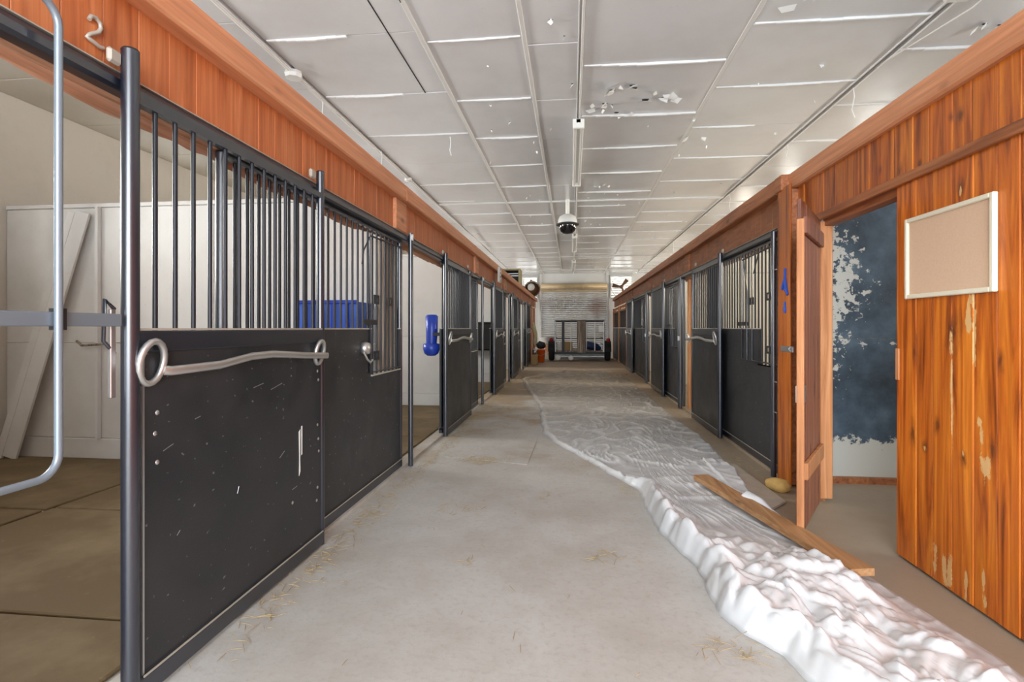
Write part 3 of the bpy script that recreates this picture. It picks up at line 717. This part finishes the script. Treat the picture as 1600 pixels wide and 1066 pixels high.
for i, (a, b, c, d, lab) in enumerate((
        (6.02, 7.5, 6.10, 8.50, 'second'), (9.90, 11.15, 9.95, 12.2, 'third'), (13.05, 14.25, 13.1, 15.75, 'fourth'), (17.1, 18.6, 17.2, 19.6, 'fifth'))):
    fixed(-1, -1.51, c, d, (d - .75, d - .04), '%s barred stall front along the left side of the aisle, counting from the camera' % lab, polea=False)
    door(-1, XD - .005, a, b, '%s black sliding stall door along the left side of the aisle, counting from the camera' % lab, (a + .1, b - .02), za=2.09, zb=2.05)
# jamb posts on the left (beyond each fixed front)
for y, z, lab in ((4.68, 2.09, 'first'), (8.58, 2.07, 'second'), (12.3, 2.05, 'third'), (15.9, 2.05, 'fourth')):
    t = thing('jamb_post', 'black jamb post on the near side of the %s stall opening down the left row' % lab, 'post', (-1.43, y, 0))
    T([(-1.43, y, .01), (-1.43, y, z)], .022, M['black'], n=16).build('pipe', t)
    B(-1.455, -1.42, y + .015, y + .06, 1.04, 1.12, M['steel'], bev=.004).build('strike', t)
    MB().lathe([(0, .024), (.03, .022), (.032, .012), (0, .01)], (-1.43, y, z - .04), 'X', M['whitep'], 12).build('end_cap', t)
    B(-1.60, -1.56, y + .02, y + .10, .01, 1.98, M['old_wood']).build('timber', t)
for i, (a, b) in enumerate(((-1.0, .73), (.75, 2.95), (2.95, 4.7), (4.72, 8.6), (8.62, 12.3), (12.32, 15.9), (15.92, 19.6))):
    track(-1, -1.507, a, b, ['black door track', 'black door track over the nearest left stall', 'black door track beyond the nearest sliding door, left', 'black door track over the second left stall', 'black door track over the third left stall', 'black door track over the fourth left stall', 'black door track over the fifth left stall'][i] if i else 'black door track at the left edge of the picture')
latch('steel latch at the near edge of the closest sliding door', -1, -1.44, 1.555)
# weathered timber behind the first feed notch
t = tag(MB().box(-1.60, -1.53, 4.30, 4.40, .022, 1.98, M['old_wood'], bev=.01).box(-1.60, -1.54, 4.47, 4.56, .022, 1.98, M['old_wood'], bev=.01).build('weathered_stud'), 'weathered split timber stud behind the bars of the nearest left stall', 'stud')

# right stall fronts
fixed(1, 1.74, 4.70, 7.10, (4.735, 5.22), 'barred stall front beside the corner post, nearest on the right', zn=.90)
door(1, 1.658, 6.26, 7.60, 'nearest black sliding stall door on the right of the aisle', (6.36, 7.85), za=2.08, zb=2.02)
fixed(1, 1.74, 8.62, 11.2, (8.65, 9.3), 'second barred stall front along the right side of the aisle', zn=.90)
door(1, 1.658, 10.02, 11.38, 'second black sliding stall door along the right side of the aisle', (10.1, 11.6), za=2.08, zb=2.02)
fixed(1, 1.74, 12.5, 15.6, (12.53, 13.1), 'third barred stall front along the right side of the aisle', zn=.90)
door(1, 1.658, 15.05, 16.4, 'third black sliding stall door along the right side of the aisle', (15.1, 16.6), za=2.06, zb=2.02)
for i, (a, b) in enumerate(((4.66, 8.5), (8.55, 12.3), (12.35, 16.6))):
    track(1, 1.742, a, b, 'black door track over the %s right stall' % ('first', 'second', 'third')[i])
for y, lab in ((8.48, 'first'), (12.25, 'second')):
    t = thing('jamb_post', 'black jamb post at the far side of the %s stall opening down the right row' % lab, 'post', (1.66, y, 0))
    T([(1.66, y, .01), (1.66, y, 2.02)], .024, M['black'], n=16).build('pipe', t)
    T([(1.66, y + .09, .01), (1.66, y + .09, 2.0)], .022, M['black'], n=16).build('pipe', t)
    B(1.76, 1.80, y - .11, y - .03, .01, 1.98, M['raw_wood']).build('timber', t)
    B(1.62, 1.65, y - .02, y + .03, 1.05, 1.12, M['steel'], bev=.004).build('strike', t)
# jamb bolts next to the nearest right front
t = thing('jamb_post', 'tall black jamb pipe against the corner post on the right', 'post', (1.685, 4.66, 0))
T([(1.665, 4.67, .01), (1.665, 4.67, 2.04)], .022, M['black'], n=16).build('pipe', t)
for z in (.55, .80, 1.72): T([(1.66, 4.63, z), (1.66, 4.59, z)], .006, M['steel'], n=6).build('bolt', t)

# farthest right stalls: timber framed with half-height boards
ff = thing('timber_stall_front', 'dark timber framed stall front at the far right end of the aisle', 'stall front', (1.72, 19.6, 0))
for y in (16.95, 19.7, 22.25): B(1.68, 1.78, y - .07, y + .07, 0, 2.03, M['raw_wood'] if y == 19.7 else M['brown_trim'], bev=.006).build('post', ff)
for a, b in ((17.02, 19.63), (19.77, 22.18)):
    B(1.70, 1.735, a, b, .04, 1.24, M['panel'], bev=.004).build('lower_panel', ff)
    B(1.69, 1.745, a, b, 1.24, 1.27, M['steel']).build('top_lip', ff)
    B(1.70, 1.74, a, b, 1.84, 1.88, M['brown_trim']).build('cross_rail', ff)
    for k in range(4): B(1.71, 1.73, a + .5 + k * .55, a + .56 + k * .55, 1.88, 2.03, M['brown_trim']).build('spacer', ff)
    B(1.745, 1.755, a, b, 1.27, 1.84, M['dark']).build('interior_shade_sheet', ff)  # flat dark sheet painting in the shade inside the stall openings

# ------------------------------------------------------------------ near left yoke gate and stall contents
yg = thing('yoke_gate', 'pale grey pipe loop gate with a flat bar across the nearest stall opening, far left', 'gate', (-1.43, 1.2, .85))
xg = -1.405; ya, yb, z0, z1, rr = .35, 1.335, .835, 2.13, .06
pts = []
for (cy, cz, a0) in ((yb - rr, z1 - rr, 0), (ya + rr, z1 - rr, 90), (ya + rr, z0 + rr, 180), (yb - rr, z0 + rr, 270)):
    for k in range(7):
        a = math.radians(a0 + 15 * k); pts.append((xg, cy + rr * math.cos(a), cz + rr * math.sin(a)))
MB().tube(pts, .0105, M['pale_pipe'], n=12, closed=True).build('pipe_loop', yg)
B(xg - .022, xg - .012, .35, 1.56, 1.245, 1.285, M['pale_pipe'], bev=.003).build('flat_bar', yg)
B(xg - .03, xg - .0, 1.335, 1.36, 1.235, 1.295, M['black_dull']).build('bar_clip', yg)

# brass-coloured house number 2
def number2():
    pts = [(1.497, 2.182), (1.503, 2.196), (1.517, 2.200), (1.530, 2.192), (1.533, 2.176), (1.526, 2.160), (1.512, 2.148), (1.498, 2.136), (1.490, 2.124), (1.500, 2.122), (1.513, 2.120), (1.527, 2.116), (1.540, 2.119)]
    sm_ = []
    P = [Vector((-1.474, a * 1.15 - .222, b + .008)) for a, b in pts]
    return MB().tube(P, .0065, M['lip'], n=8)
tag(number2().build('number_two'), 'small metal number 2 screwed to the orange fascia, top left', 'number')

# mats
for j, (n_, yy_) in enumerate((('nearest', (-1.0, .80, .90, 2.05, 2.07, 3.29, 3.31, 4.59)), ('second', None), ('third', None))):
    for (xa, xb, sd) in ((-3.50, -1.62, 'aisle side'), (-5.40, -3.53, 'outer wall side')):
        if yy_: rows = [(yy_[k], yy_[k + 1]) for k in range(0, 8, 2)]
        else:
            ya_, yb_ = STALLY[2 + j - 0] if j < 1 else STALLY[1 + j]; q_ = (yb_ - ya_ - .1) / 3; rows = [(ya_ + .07 + k * q_, ya_ + .07 + (k + 1) * q_ - .015) for k in range(3)]
        if yy_ and sd != 'aisle side': rows = [(.90, 2.05), (2.07, 3.24), (3.27, 4.59)]
        for k, (a, b) in enumerate(rows):
            rank = ('closest', 'middle', 'farthest')[k - (1 if len(rows) == 4 else 0)] if not (len(rows) == 4 and k == 0) else 'behind-camera'
            tag(B(xa, xb, a, b, .001, .018 + R_.uniform(0, .004), M['mat'], bev=.006).build('rubber_mat'), 'brown rubber mat in the %s left stall, %s, %s of its row' % (n_, sd, rank), 'mat', 'brown rubber mats of the left stalls')
# leaning boards
lb = thing('leaning_boards', 'two white painted boards leaning against the back corner of the nearest left stall', 'boards', (-5.25, 4.5, 0))
for k, (dx, wd, dy) in enumerate(((0, .16, 0), (.10, .07, -.005))):
    a = Vector((-5.24 - dx, 4.50 + dy, .03)); b = Vector((-4.55 - dx, 4.57 + dy, 2.33)); u = (b - a).normalized(); v = Vector((0, 1, 0)).cross(u).normalized() * wd / 2; n_ = Vector((0, -.022, 0))
    p = [a - v, a + v, b + v, b - v]
    MB().add(p + [q + n_ for q in p], [(0, 1, 2, 3), (7, 6, 5, 4), (0, 4, 5, 1), (1, 5, 6, 2), (2, 6, 7, 3), (3, 7, 4, 0)], M['white']).build('board', lb)
B(-4.44, -4.41, 4.575, 4.615, .2, 2.38, M['white']).build('batten_strip')['kind'] = 'structure'
# hook on the partition
tag(T([(-4.33, 4.60, 1.10), (-4.36, 4.54, 1.09), (-4.55, 4.55, 1.08), (-4.62, 4.57, 1.12)], .012, M['old_wood'], n=6).build('wall_hook'), 'dirty curved hook on the white partition of the nearest left stall', 'hook')

# blue tub hanging in the nearest stall
tb = thing('blue_tub', 'large blue plastic feed tub behind the bars of the nearest left stall', 'tub', (-2.0, 4.4, 1.1))
mb = MB(); 
def tubshape(cx, cy, z0, z1, w0, w1, d0, d1, m, t_=.02):
    vs = []
    for (z, w, d) in ((z0, w0, d0), (z1, w1, d1)):
        vs += [(cx - w, cy - d, z), (cx + w, cy - d, z), (cx + w, cy + d, z), (cx - w, cy + d, z)]
    z, w, d = z1, w1 - t_, d1 - t_; vs += [(cx - w, cy - d, z), (cx + w, cy - d, z), (cx + w, cy + d, z), (cx - w, cy + d, z)]
    z, w, d = z0 + t_, w0 - t_, d0 - t_; vs += [(cx - w, cy - d, z), (cx + w, cy - d, z), (cx + w, cy + d, z), (cx - w, cy + d, z)]
    fs = [(3, 2, 1, 0)]
    for b in (0, 4, 8):
        for k in range(4): fs.append((b + k, b + (k + 1) % 4, b + 4 + (k + 1) % 4, b + 4 + k))
    fs.append((12, 13, 14, 15)); mb.add(vs, fs, m)
tubshape(-2.0, 4.40, .95, 1.455, .22, .27, .14, .18, M['blue2']); mb.build('tub_body', tb)
B(-2.275, -1.725, 4.205, 4.225, 1.44, 1.47, M['blue'], bev=.005).build('rim', tb)
for k in range(4): B(-2.20 + k * .12, -2.17 + k * .12, 4.205, 4.235, 1.0, 1.44, M['blue'], bev=.004).build('rib', tb)
# blue corner feeder
cf = thing('corner_feeder', 'tall blue plastic feeder hanging inside the second left stall opening', 'feeder', (-1.68, 6.2, .92))
prof = [(0, .915), (.05, .92), (.082, .945), (.095, .99), (.097, 1.055), (.088, 1.06)]
MB().lathe([(r, z - 1.0) for r, z in prof], (-1.63, 6.15, 1.0), 'Z', M['blue'], 24).build('bowl', cf)
MB().tube([(-1.64, 6.19, 1.04), (-1.635, 6.19, 1.2), (-1.64, 6.2, 1.38), (-1.64, 6.2, 1.40)], [.062, .068, .075, .05], M['blue'], n=16).build('hopper', cf)

B(-1.60, -1.50, 6.115, 6.13, 1.15, 1.19, M['black_dull']).build('hanger', cf)
bt = thing('black_trough', 'black rubber trough hung on the white partition in the third left stall', 'trough', (-2.1, 11.9, .75))
B(-2.45, -1.75, 11.75, 12.05, .75, 1.36, M['dark'], bev=.03).build('trough_body', bt); B(-2.47, -1.73, 11.73, 12.05, 1.34, 1.38, M['black_dull'], bev=.01).build('rim', bt)
# carabiner on the first notch
cl = thing('snap_clip', 'chrome cup latch with a hook on the lower panel of the nearest left stall front', 'latch', (-1.455, 3.75, 1.1))
MB().lathe([(0, 0), (.045, .0), (.048, .02), (.038, .05), (0, .055)], (-1.498, 3.74, 1.095), 'X', M['chrome'], 16).build('cup', cl)
T([(-1.47, 3.68, 1.07), (-1.45, 3.70, 1.02), (-1.45, 3.76, .99), (-1.45, 3.80, 1.01)], .008, M['chrome'], n=8).build('hook', cl)

# outlet strip, heater box, drum fan on the left beam
st = thing('outlet_strip', 'white outlet strip with dark sockets on the orange fascia, left', 'outlet strip', (-1.39, 10.3, 2.1))
B(-1.403, -1.365, 10.15, 10.45, 2.12, 2.42, M['whitep'], bev=.01).build('case', st)
for k in range(4): MB().lathe([(0, .004), (.022, .004), (.024, 0)], (-1.365, 10.3, 2.16 + k * .073), 'X', M['brownmetal'], 10).build('socket', st)
hb = thing('heater_box', 'olive box with a dark front grille standing on top of the left beam', 'box', (-1.7, 15, 2.47))
mb = MB(); x0, x1, y0, y1, z0, z1 = -1.98, -1.42, 14.9, 15.5, 2.466, 2.90
mb.box(x0, x1, y0, y1, z1 - .04, z1, M['olive']).box(x0, x1, y0, y1, z0, z0 + .03, M['olive']).box(x0, x0 + .03, y0, y1, z0 + .03, z1 - .04, M['olive']).box(x1 - .05, x1, y0, y1, z0 + .03, z1 - .04, M['olive']).box(x0 + .03, x1 - .05, y1 - .3, y1, z0 + .03, z1 - .04, M['dark']).build('case', hb)
for k in range(5): B(x0 + .04, x1 - .06, y0 + .05, y0 + .06, z0 + .05 + k * .06, z0 + .07 + k * .06, M['black_dull'] if k < 3 else M['steel']).build('grille_slat', hb)
df = thing('drum_fan', 'brown drum fan standing on the far end of the left beam', 'fan', (-1.52, 20.9, 2.47))
MB().lathe([(.28, -.14), (.30, -.15), (.30, .15), (.28, .15), (.28, -.14)], (-1.52, 20.9, 2.77), 'Y', M['brownmetal'], 28).build('drum', df)
MB().lathe([(0, -.06), (.27, -.03), (.27, -.02), (0, -.02)], (-1.52, 20.9, 2.77), 'Y', M['brownmetal'], 28).build('back_disc', df)
MB().lathe([(0, -.1), (.13, -.09), (.14, -.06)], (-1.56, 20.9, 2.84), 'Y', M['conduit'], 20).build('hub_cover', df)

# ------------------------------------------------------------------ utility trailer with raised ramp
tr = thing('utility_trailer', 'black utility trailer with its ramp gate raised, in front of the roller door', 'trailer', (.3, 21, 0))
YT = 20.15; a, b = -.60, 1.19
MB().tube([(a, YT, .36), (a, YT, 1.50)], .03, M['steel'], n=8).tube([(b, YT, .36), (b, YT, 1.50)], .03, M['steel'], n=8).tube([(a - .02, YT, 1.5), (b + .02, YT, 1.5)], .03, M['black_dull'], n=8).build('gate_frame', tr)
for x in (-.02, .55, .86): T([(x, YT, .4), (x, YT, 1.49)], .022, M['conduit'], n=6).build('gate_bar', tr)
B(-.36, -.26, YT - .03, YT + .03, .36, 1.50, M['black_dull']).build('gate_bar', tr)
B(.20, .52, YT - .07, YT - .03, .33, 1.50, M['old_wood'], bev=.004).build('wood_plank', tr, 'brown weathered upright plank')
for z in (.86,): T([(a, YT, z), (b, YT, z)], .018, M['black_dull'], n=6).build('gate_rail', tr)
B(a, b, YT, 22.2, .34, .40, M['old_wood']).build('deck', tr)
B(a - .03, b + .03, YT - .02, YT + .06, .26, .36, M['black_dull'], bev=.005).build('rear_beam', tr)
for x in (a, b):
    for z in (.62, .86): T([(x, YT, z), (x, 22.2, z)], .02, M['black_dull'], n=6).build('side_rail', tr)
for x in (-.76, 1.36):
    wh = MB().lathe([(.0, -.07), (.16, -.08), (.30, -.105), (.345, -.08), (.355, 0), (.345, .08), (.30, .105), (.16, .08), (0, .07)], (x, 20.75, .355), 'X', M['rubber'], 28).build('wheel', tr)
    MB().lathe([(0, -.085), (.15, -.075), (.17, -.08), (.17, .08), (.15, .075), (0, .085)], (x, 20.75, .355), 'X', M['steel'], 16).build('rim', wh)
    fn = MB(); N = 8; xs = (x - .12, x + .12)
    ring = [(20.75 + .42 * math.cos(math.pi * k / N), .36 + .40 * math.sin(math.pi * k / N)) for k in range(N + 1)]
    fn.add([(xx, y, z) for xx in xs for y, z in ring], [(i, i + 1, N + 2 + i, N + 1 + i) for i in range(N)] + [(N + 1 + i, N + 2 + i, i + 1, i) for i in range(N)], M['black_dull']); fn.build('fender', tr)
    MB().lathe([(0, -.03), (.07, -.025), (.075, 0)], (x, 20.30, .80), 'Y', M['red'], 14).build('tail_light', tr)
# load on the trailer
tag(MB().tube([(.25, 20.6, .52), (.6, 20.55, .60), (.95, 20.6, .52), (1.1, 20.6, .45)], [.1, .16, .14, .06], M['navy_tarp'], n=12).build('blue_tarp'), 'bundled dark blue tarp lying on the trailer bed', 'tarp')
for (x, y, s, m_, lb_) in ((-.45, 20.5, .13, 'whitep', 'white plastic jug on the left of the trailer bed'), (.72, 20.9, .17, 'conduit', 'pale grey bundle on the trailer bed above the tarp'), (-.12, 20.8, .16, 'card', 'brown carton at the left of the trailer bed')):
    zz = .40; MB_ = MB()
    if m_ == 'card': MB_.box(x - s, x + s, y - s, y + s, zz, zz + .32, M[m_], bev=.01)
    elif m_ == 'whitep': MB_.lathe([(0, 0), (s * .8, 0), (s * .85, .02), (s * .85, .2), (s * .4, .27), (s * .25, .28), (s * .25, .32), (0, .32)], (x, y, zz), 'Z', M[m_], 16)
    else: MB_.tube([(x - .2, y, zz + .3), (x, y, zz + .34), (x + .2, y, zz + .3)], [.07, .12, .07], M[m_], n=10).box(x - .2, x + .2, y - .1, y + .1, zz, zz + .22, M[m_], bev=.02)
    tag(MB_.build({'card': 'carton', 'whitep': 'plastic_jug', 'conduit': 'bundle'}[m_]), lb_, {'card': 'box', 'whitep': 'jug', 'conduit': 'bundle'}[m_])
tag(MB().box(1.0, 1.18, YT - .04, YT - .03, 1.10, 1.34, M['whitep'], bev=.002).build('paper_sign'), 'small white plate tied to the trailer gate', 'plate')
for (x, s, lb_) in ((-.50, .10, 'round white lamp under the left of the trailer'), (-.02, .10, 'round white lamp under the trailer beside the dark gate bar')):
    tag(MB().lathe([(0, -.03), (s * .8, -.025), (s, 0), (s * .9, .04), (0, .05)], (x, 20.02, .14), 'Y', M['whitep'], 16).build('lamp'), lb_, 'lamp')
# crumpled plastic below the trailer
# ------------------------------------------------------------------ clutter at the far left
tag(B(-1.36, -1.16, 18.3, 18.7, 0, .34, M['card'], bev=.008).build('cardboard_box'), 'brown cardboard box at the foot of the last left stall', 'box')
bk = thing('paint_can', 'grey lidded can standing on the cardboard box', 'can', (-1.26, 18.5, .34)); MB().lathe([(0, 0), (.08, 0), (.08, .17), (0, .17)], (-1.26, 18.5, .34), 'Z', M['steel'], 16).build('can_body', bk); MB().lathe([(0, .19), (.085, .185), (.085, .165)], (-1.26, 18.5, .34), 'Z', M['whitep'], 16).build('lid', bk)
ob = thing('orange_bucket', 'orange plastic bucket near the far left corner', 'bucket', (-1.12, 19.6, 0)); MB().lathe([(0, 0), (.14, 0), (.17, .44), (.18, .44), (.18, .47), (.155, .47), (.13, .02), (0, .02)], (-1.12, 19.6, 0), 'Z', M['orange'], 20).build('bucket_body', ob)
T([(-1.29, 19.6, .44), (-1.27, 19.5, .30), (-1.12, 19.42, .24), (-.97, 19.5, .30), (-.95, 19.6, .44)], .006, M['steel'], n=6).build('handle', ob)
tag(MB().tube([(-1.26, 19.58, .58), (-1.15, 19.6, .63), (-1.02, 19.6, .60), (-.96, 19.6, .54)], [.08, .15, .13, .05], M['black_dull'], n=12).build('black_bag'), 'black bag slumped on top of the orange bucket', 'bag')
dm = thing('steel_drum', 'pale grey drum standing left of the trailer', 'drum', (-1.0, 21.8, 0)); MB().lathe([(0, 0), (.29, 0), (.30, .02), (.29, .3), (.30, .32), (.29, .34), (.29, .6), (.30, .62), (.29, .64), (.29, .86), (.30, .88), (0, .86)], (-1.0, 21.85, 0), 'Z', M['conduit'], 24).build('drum_body', dm)
lp = thing('leaning_planks', 'pale planks leaning against the grey drum', 'planks', (-.95, 21.2, 0))
for k in range(2):
    a_ = Vector((-.82 + k * .08, 20.95, .0)); b_ = Vector((-1.10 + k * .08, 21.5, .62)); T([a_, b_], .035, M['raw_wood'], n=4, smooth=False).build('plank', lp)
tag(MB().tube([(-1.41, 19.75, 1.45), (-1.37, 19.74, 1.25), (-1.31, 19.74, 1.0), (-1.33, 19.74, .75), (-1.26, 19.74, .55)], [.04, .07, .06, .08, .05], M['cloth'], n=8).build('hanging_rag'), 'yellowish rag hanging on the timber beyond the last left stall', 'rag')
tp = thing('timber_doorway', 'orange timber door frame beyond the last left stall', 'doorway', (-1.45, 20, 0))
for y in (19.75, 21.0): B(-1.50, -1.42, y - .05, y + .05, 0, 2.03, M['trim_wood'], bev=.005).build('post', tp)
B(-1.62, -1.60, 19.8, 20.95, 0, 2.0, M['dark']).build('dark_door', tp)

# ------------------------------------------------------------------ plastic sheet, planks on the floor
LE = [(-.2, 15.9), (-.62, 14.6), (-1.20, 13.1), (-.98, 11.3), (-.64, 9.3), (-.47, 8.2), (-.43, 7.33), (-.32, 6.24), (-.09, 5.6), (.16, 5.03), (.356, 4.556), (.50, 4.21), (.52, 3.91), (.50, 3.70), (.53, 3.36), (.61, 3.0), (.65, 2.745), (.63, 2.41), (.69, 2.27), (.79, 2.13), (.82, 1.98), (.92, 1.6), (1.0, 1.2)]
RE = [(.7, 15.9), (1.15, 15.2), (1.35, 14.2), (1.40, 10.7), (1.40, 7.5), (1.48, 6.44), (1.42, 5.2), (1.40, 4.7), (1.33, 4.15), (1.25, 3.85), (1.36, 3.4), (1.42, 3.1), (1.50, 2.7), (1.54, 2.48), (1.60, 2.2), (1.60, 2.0), (1.62, 1.2)]
def lerp(tab, y):
    tab = sorted(tab, key=lambda p: p[1])
    if y <= tab[0][1]: return tab[0][0]
    for (x0, y0), (x1, y1) in zip(tab[:-1], tab[1:]):
        if y <= y1: return x0 + (x1 - x0) * (y - y0) / (y1 - y0)
    return tab[-1][0]
def sstep(a, b, t): t = max(0, min(1, (t - a) / (b - a))); return t * t * (3 - 2 * t)
def ridge(p): return 1 - abs(noise.noise(p)) * 2.2
ys = []; y = 1.2
while y < 15.9: ys.append(y); y += .010 + (y - 1.2) * .0040
NX = 170; vs = []; fs = []
def N3(x, y, z): return noise.noise(Vector((x, y, z)))
for y in ys:
    l, r_ = lerp(LE, y), lerp(RE, y); l += .025 * N3(y * 4, 0, 0) + .01 * N3(y * 13, 4, 0); r_ += .03 * N3(y * 3, 9, 0)
    for k in range(NX):
        u = k / (NX - 1); x = l + (r_ - l) * u
        wob = N3(x * 1.1, y * .7, 5) * 1.2
        ca, sa = math.cos(.5 + wob), math.sin(.5 + wob); s_, t_ = x * ca + y * sa, -x * sa + y * ca
        w1 = max(0, 1 - abs(N3(s_ * .8, t_ * 4.2, 1)) * 9) * (.4 + .6 * abs(N3(x * 2, y * 2, 3)) * 2)
        w2 = max(0, 1 - abs(N3(x * 3.5 + wob, y * 2.0, 7)) * 9)
        h = .006 + w1 * .016 + w2 * .012 + .006 * (.5 + N3(x * 9, y * 9, 2))
        if 3.78 < y < 5.15 and x > 1.21: h += .022
        dl = (x - l); dr_ = r_ - x
        rw = .05 if y > 4.3 else .075; rh = (.018 + .03 * abs(N3(y * 4, 2, 2))) if y > 4.3 else .05 + .05 * abs(N3(y * 5, 2, 2))
        h += rh * math.exp(-((dl - rw) / (rw * .6)) ** 2)
        nb = sstep(3.5, 2.6, y) * sstep(0, .12, dl) * (1 - sstep(.62, .95, u))
        nb2 = sstep(4.5, 3.9, y) * sstep(0, .05, dl) * (1 - sstep(.12, .38, u))
        wx, wy = x + .06 * N3(x * 5, y * 5, 21), y + .06 * N3(x * 5, y * 5, 31)
        lob = 1 - min(1, abs(N3(wx * 4.2, wy * 4.2, 11)) * 2.6)          # creases between pillows
        lob2 = 1 - min(1, abs(N3(wx * 9.5, wy * 9.5, 13)) * 2.2)
        lob3 = 1 - min(1, abs(N3(wx * 21, wy * 17, 17)) * 2.2)
        pil = .5 + .5 * N3(wx * 2.4, wy * 2.4, 19)
        h += max(nb, nb2 * .55) * (.035 + .11 * pil + .045 * (1 - lob ** 2) - .022 * lob2 - .010 * lob3)
        h = h * min(1, dl / .02 + .12) * min(1, dr_ / .03 + .15)
        vs.append((x, y, max(.002, h)))
for j in range(len(ys) - 1):
    for k in range(NX - 1):
        i = j * NX + k; fs.append((i, i + 1, i + NX + 1, i + NX))
ps = MB().add(vs, fs, M['film'], True).build('plastic_sheet')
tag(ps, 'long crumpled translucent white plastic sheet lying down the aisle floor', 'plastic sheet')
# plank lying on the sheet
pk = thing('floor_plank', 'long brown plank lying on the plastic sheet, right foreground', 'plank', (1.2, 3.6, 0))
a_ = Vector((1.03, 4.45)); b_ = Vector((1.38, 2.73)); u = (b_ - a_).normalized(); v = Vector((-u.y, u.x)) * .06
def prism(pts, za, zb, m): 
    n = len(pts); return MB().add([(p[0], p[1], za) for p in pts] + [(p[0], p[1], zb) for p in pts], [tuple(range(n)), tuple(range(2 * n - 1, n - 1, -1))] + [(i, n + i, n + (i + 1) % n, (i + 1) % n) for i in range(n)], m)
mb = MB(); P = [a_ - v, a_ + v, b_ + v, b_ - v]
vs = [(p.x, p.y, .030 + (.028 if i > 1 else 0)) for i, p in enumerate(P)] + [(p.x, p.y, .066 + (.028 if i > 1 else 0)) for i, p in enumerate(P)]
mb.add(vs, [(0, 1, 2, 3), (7, 6, 5, 4), (0, 4, 5, 1), (1, 5, 6, 2), (2, 6, 7, 3), (3, 7, 4, 0)], M['raw_woodY']).build('board', pk)
pw = prism([(1.20, 5.2), (1.46, 5.0), (1.50, 3.98), (1.29, 3.74)], .008, .022, M['olive_ply']).build('plywood_offcut'); tag(pw, 'plywood offcut lying between the plastic sheet and the right stall front', 'plywood')
# loose tuft of plastic at the plywood corner
mb = MB(); mb.tube([(1.18, 3.95, .02), (1.22, 3.88, .07), (1.27, 3.80, .05), (1.30, 3.68, .03), (1.36, 3.55, .012)], [.03, .045, .04, .025, .01], M['film'], n=9)
tag(mb.build('plastic_tuft'), 'twisted white tuft of plastic at the corner of the plywood offcut', 'plastic')
# thin sheet on the concrete, left of the plastic
tag(prism([(-1.22, 5.08), (-.40, 4.86), (-.37, 6.5), (-1.34, 6.9)], .001, .005, M['concrete']).build('floor_board'), 'thin grey board lying flat on the concrete left of the plastic sheet', 'board')
# foam lump
import bmesh
bm = bmesh.new(); bmesh.ops.create_icosphere(bm, subdivisions=3, radius=1)
for q in bm.verts:
    p = q.co.copy(); d = 1 + .22 * noise.noise(p * 1.6) + .08 * noise.noise(p * 5)
    z = p.z * .055 * d; q.co = Vector((p.x * .095 * d, p.y * .06 * d, max(z, -.042)))
    c_, s_ = math.cos(-.7), math.sin(-.7); x_, y_ = q.co.x, q.co.y; q.co.x = x_ * c_ - y_ * s_; q.co.y = x_ * s_ + y_ * c_
me = bpy.data.meshes.new('foam'); bm.to_mesh(me); bm.free(); me.materials.append(M['yellow'])
for p in me.polygons: p.use_smooth = True
o = bpy.data.objects.new('foam_lump', me); C.objects.link(o); o.location = (1.57, 4.30, .042); tag(o, 'yellow foam lump on the floor by the corner post', 'foam')
# scraps
for (x, y, l, a, lb_) in ((-1.05, 13.4, .45, .1, 'pale wooden stick lying across the aisle far left'), (.9, 14.6, .6, -.2, 'orange-brown stick lying across the aisle far right')):
    tag(T([(x, y, .012), (x + l * math.cos(a), y + l * math.sin(a), .014)], .016, M['raw_woodY'], n=6).build('stick'), lb_, 'stick')
# straw
mb = MB()
def straw(cx, cy, sx, sy, n, lmax=.09):
    for i in range(n):
        x, y = R_.gauss(cx, sx), R_.gauss(cy, sy); a = R_.uniform(0, 3.14); l = R_.uniform(.02, lmax); z = .004 + R_.uniform(0, .010); w_ = .0014
        if x < -1.44 or x > 1.6: continue
        d = Vector((math.cos(a), math.sin(a), 0)) * l / 2; e = Vector((-math.sin(a), math.cos(a), 0)) * w_; c = Vector((x, y, z)); t_ = Vector((0, 0, R_.uniform(-.003, .006)))
        mb.add([c - d - e, c + d - e + t_, c + d + e + t_, c - d + e, c + t_ * .5 + Vector((0, 0, .002))], [(0, 1, 4), (1, 2, 4), (2, 3, 4), (3, 0, 4)], M['straw'])
for i in range(26): straw(-1.32, 2.2 + i * .45, .05, .2, 55)
straw(-.85, 4.95, .12, .08, 160); straw(-.2, 3.9, .1, .1, 18); straw(.1, 4.9, .12, .12, 70); straw(.20, 2.95, .07, .05, 26); straw(.42, 4.15, .04, .1, 25)
straw(-.75, 3.6, .1, .06, 30); straw(-.95, 6.6, .12, .3, 60); straw(-.95, 8.2, .15, .5, 120); straw(.6, 2.15, .06, .05, 30); straw(-.55, 2.8, .03, .03, 8)
for i in range(260): straw(R_.uniform(-1.3, 1.4), R_.uniform(1.6, 12), .02, .02, 1, .06)
for i in range(8): straw(1.55, 4.9 + i * .8, .03, .3, 22)
tag(mb.build('straw', kind='stuff'), 'loose straw and chaff scattered over the concrete', 'straw')
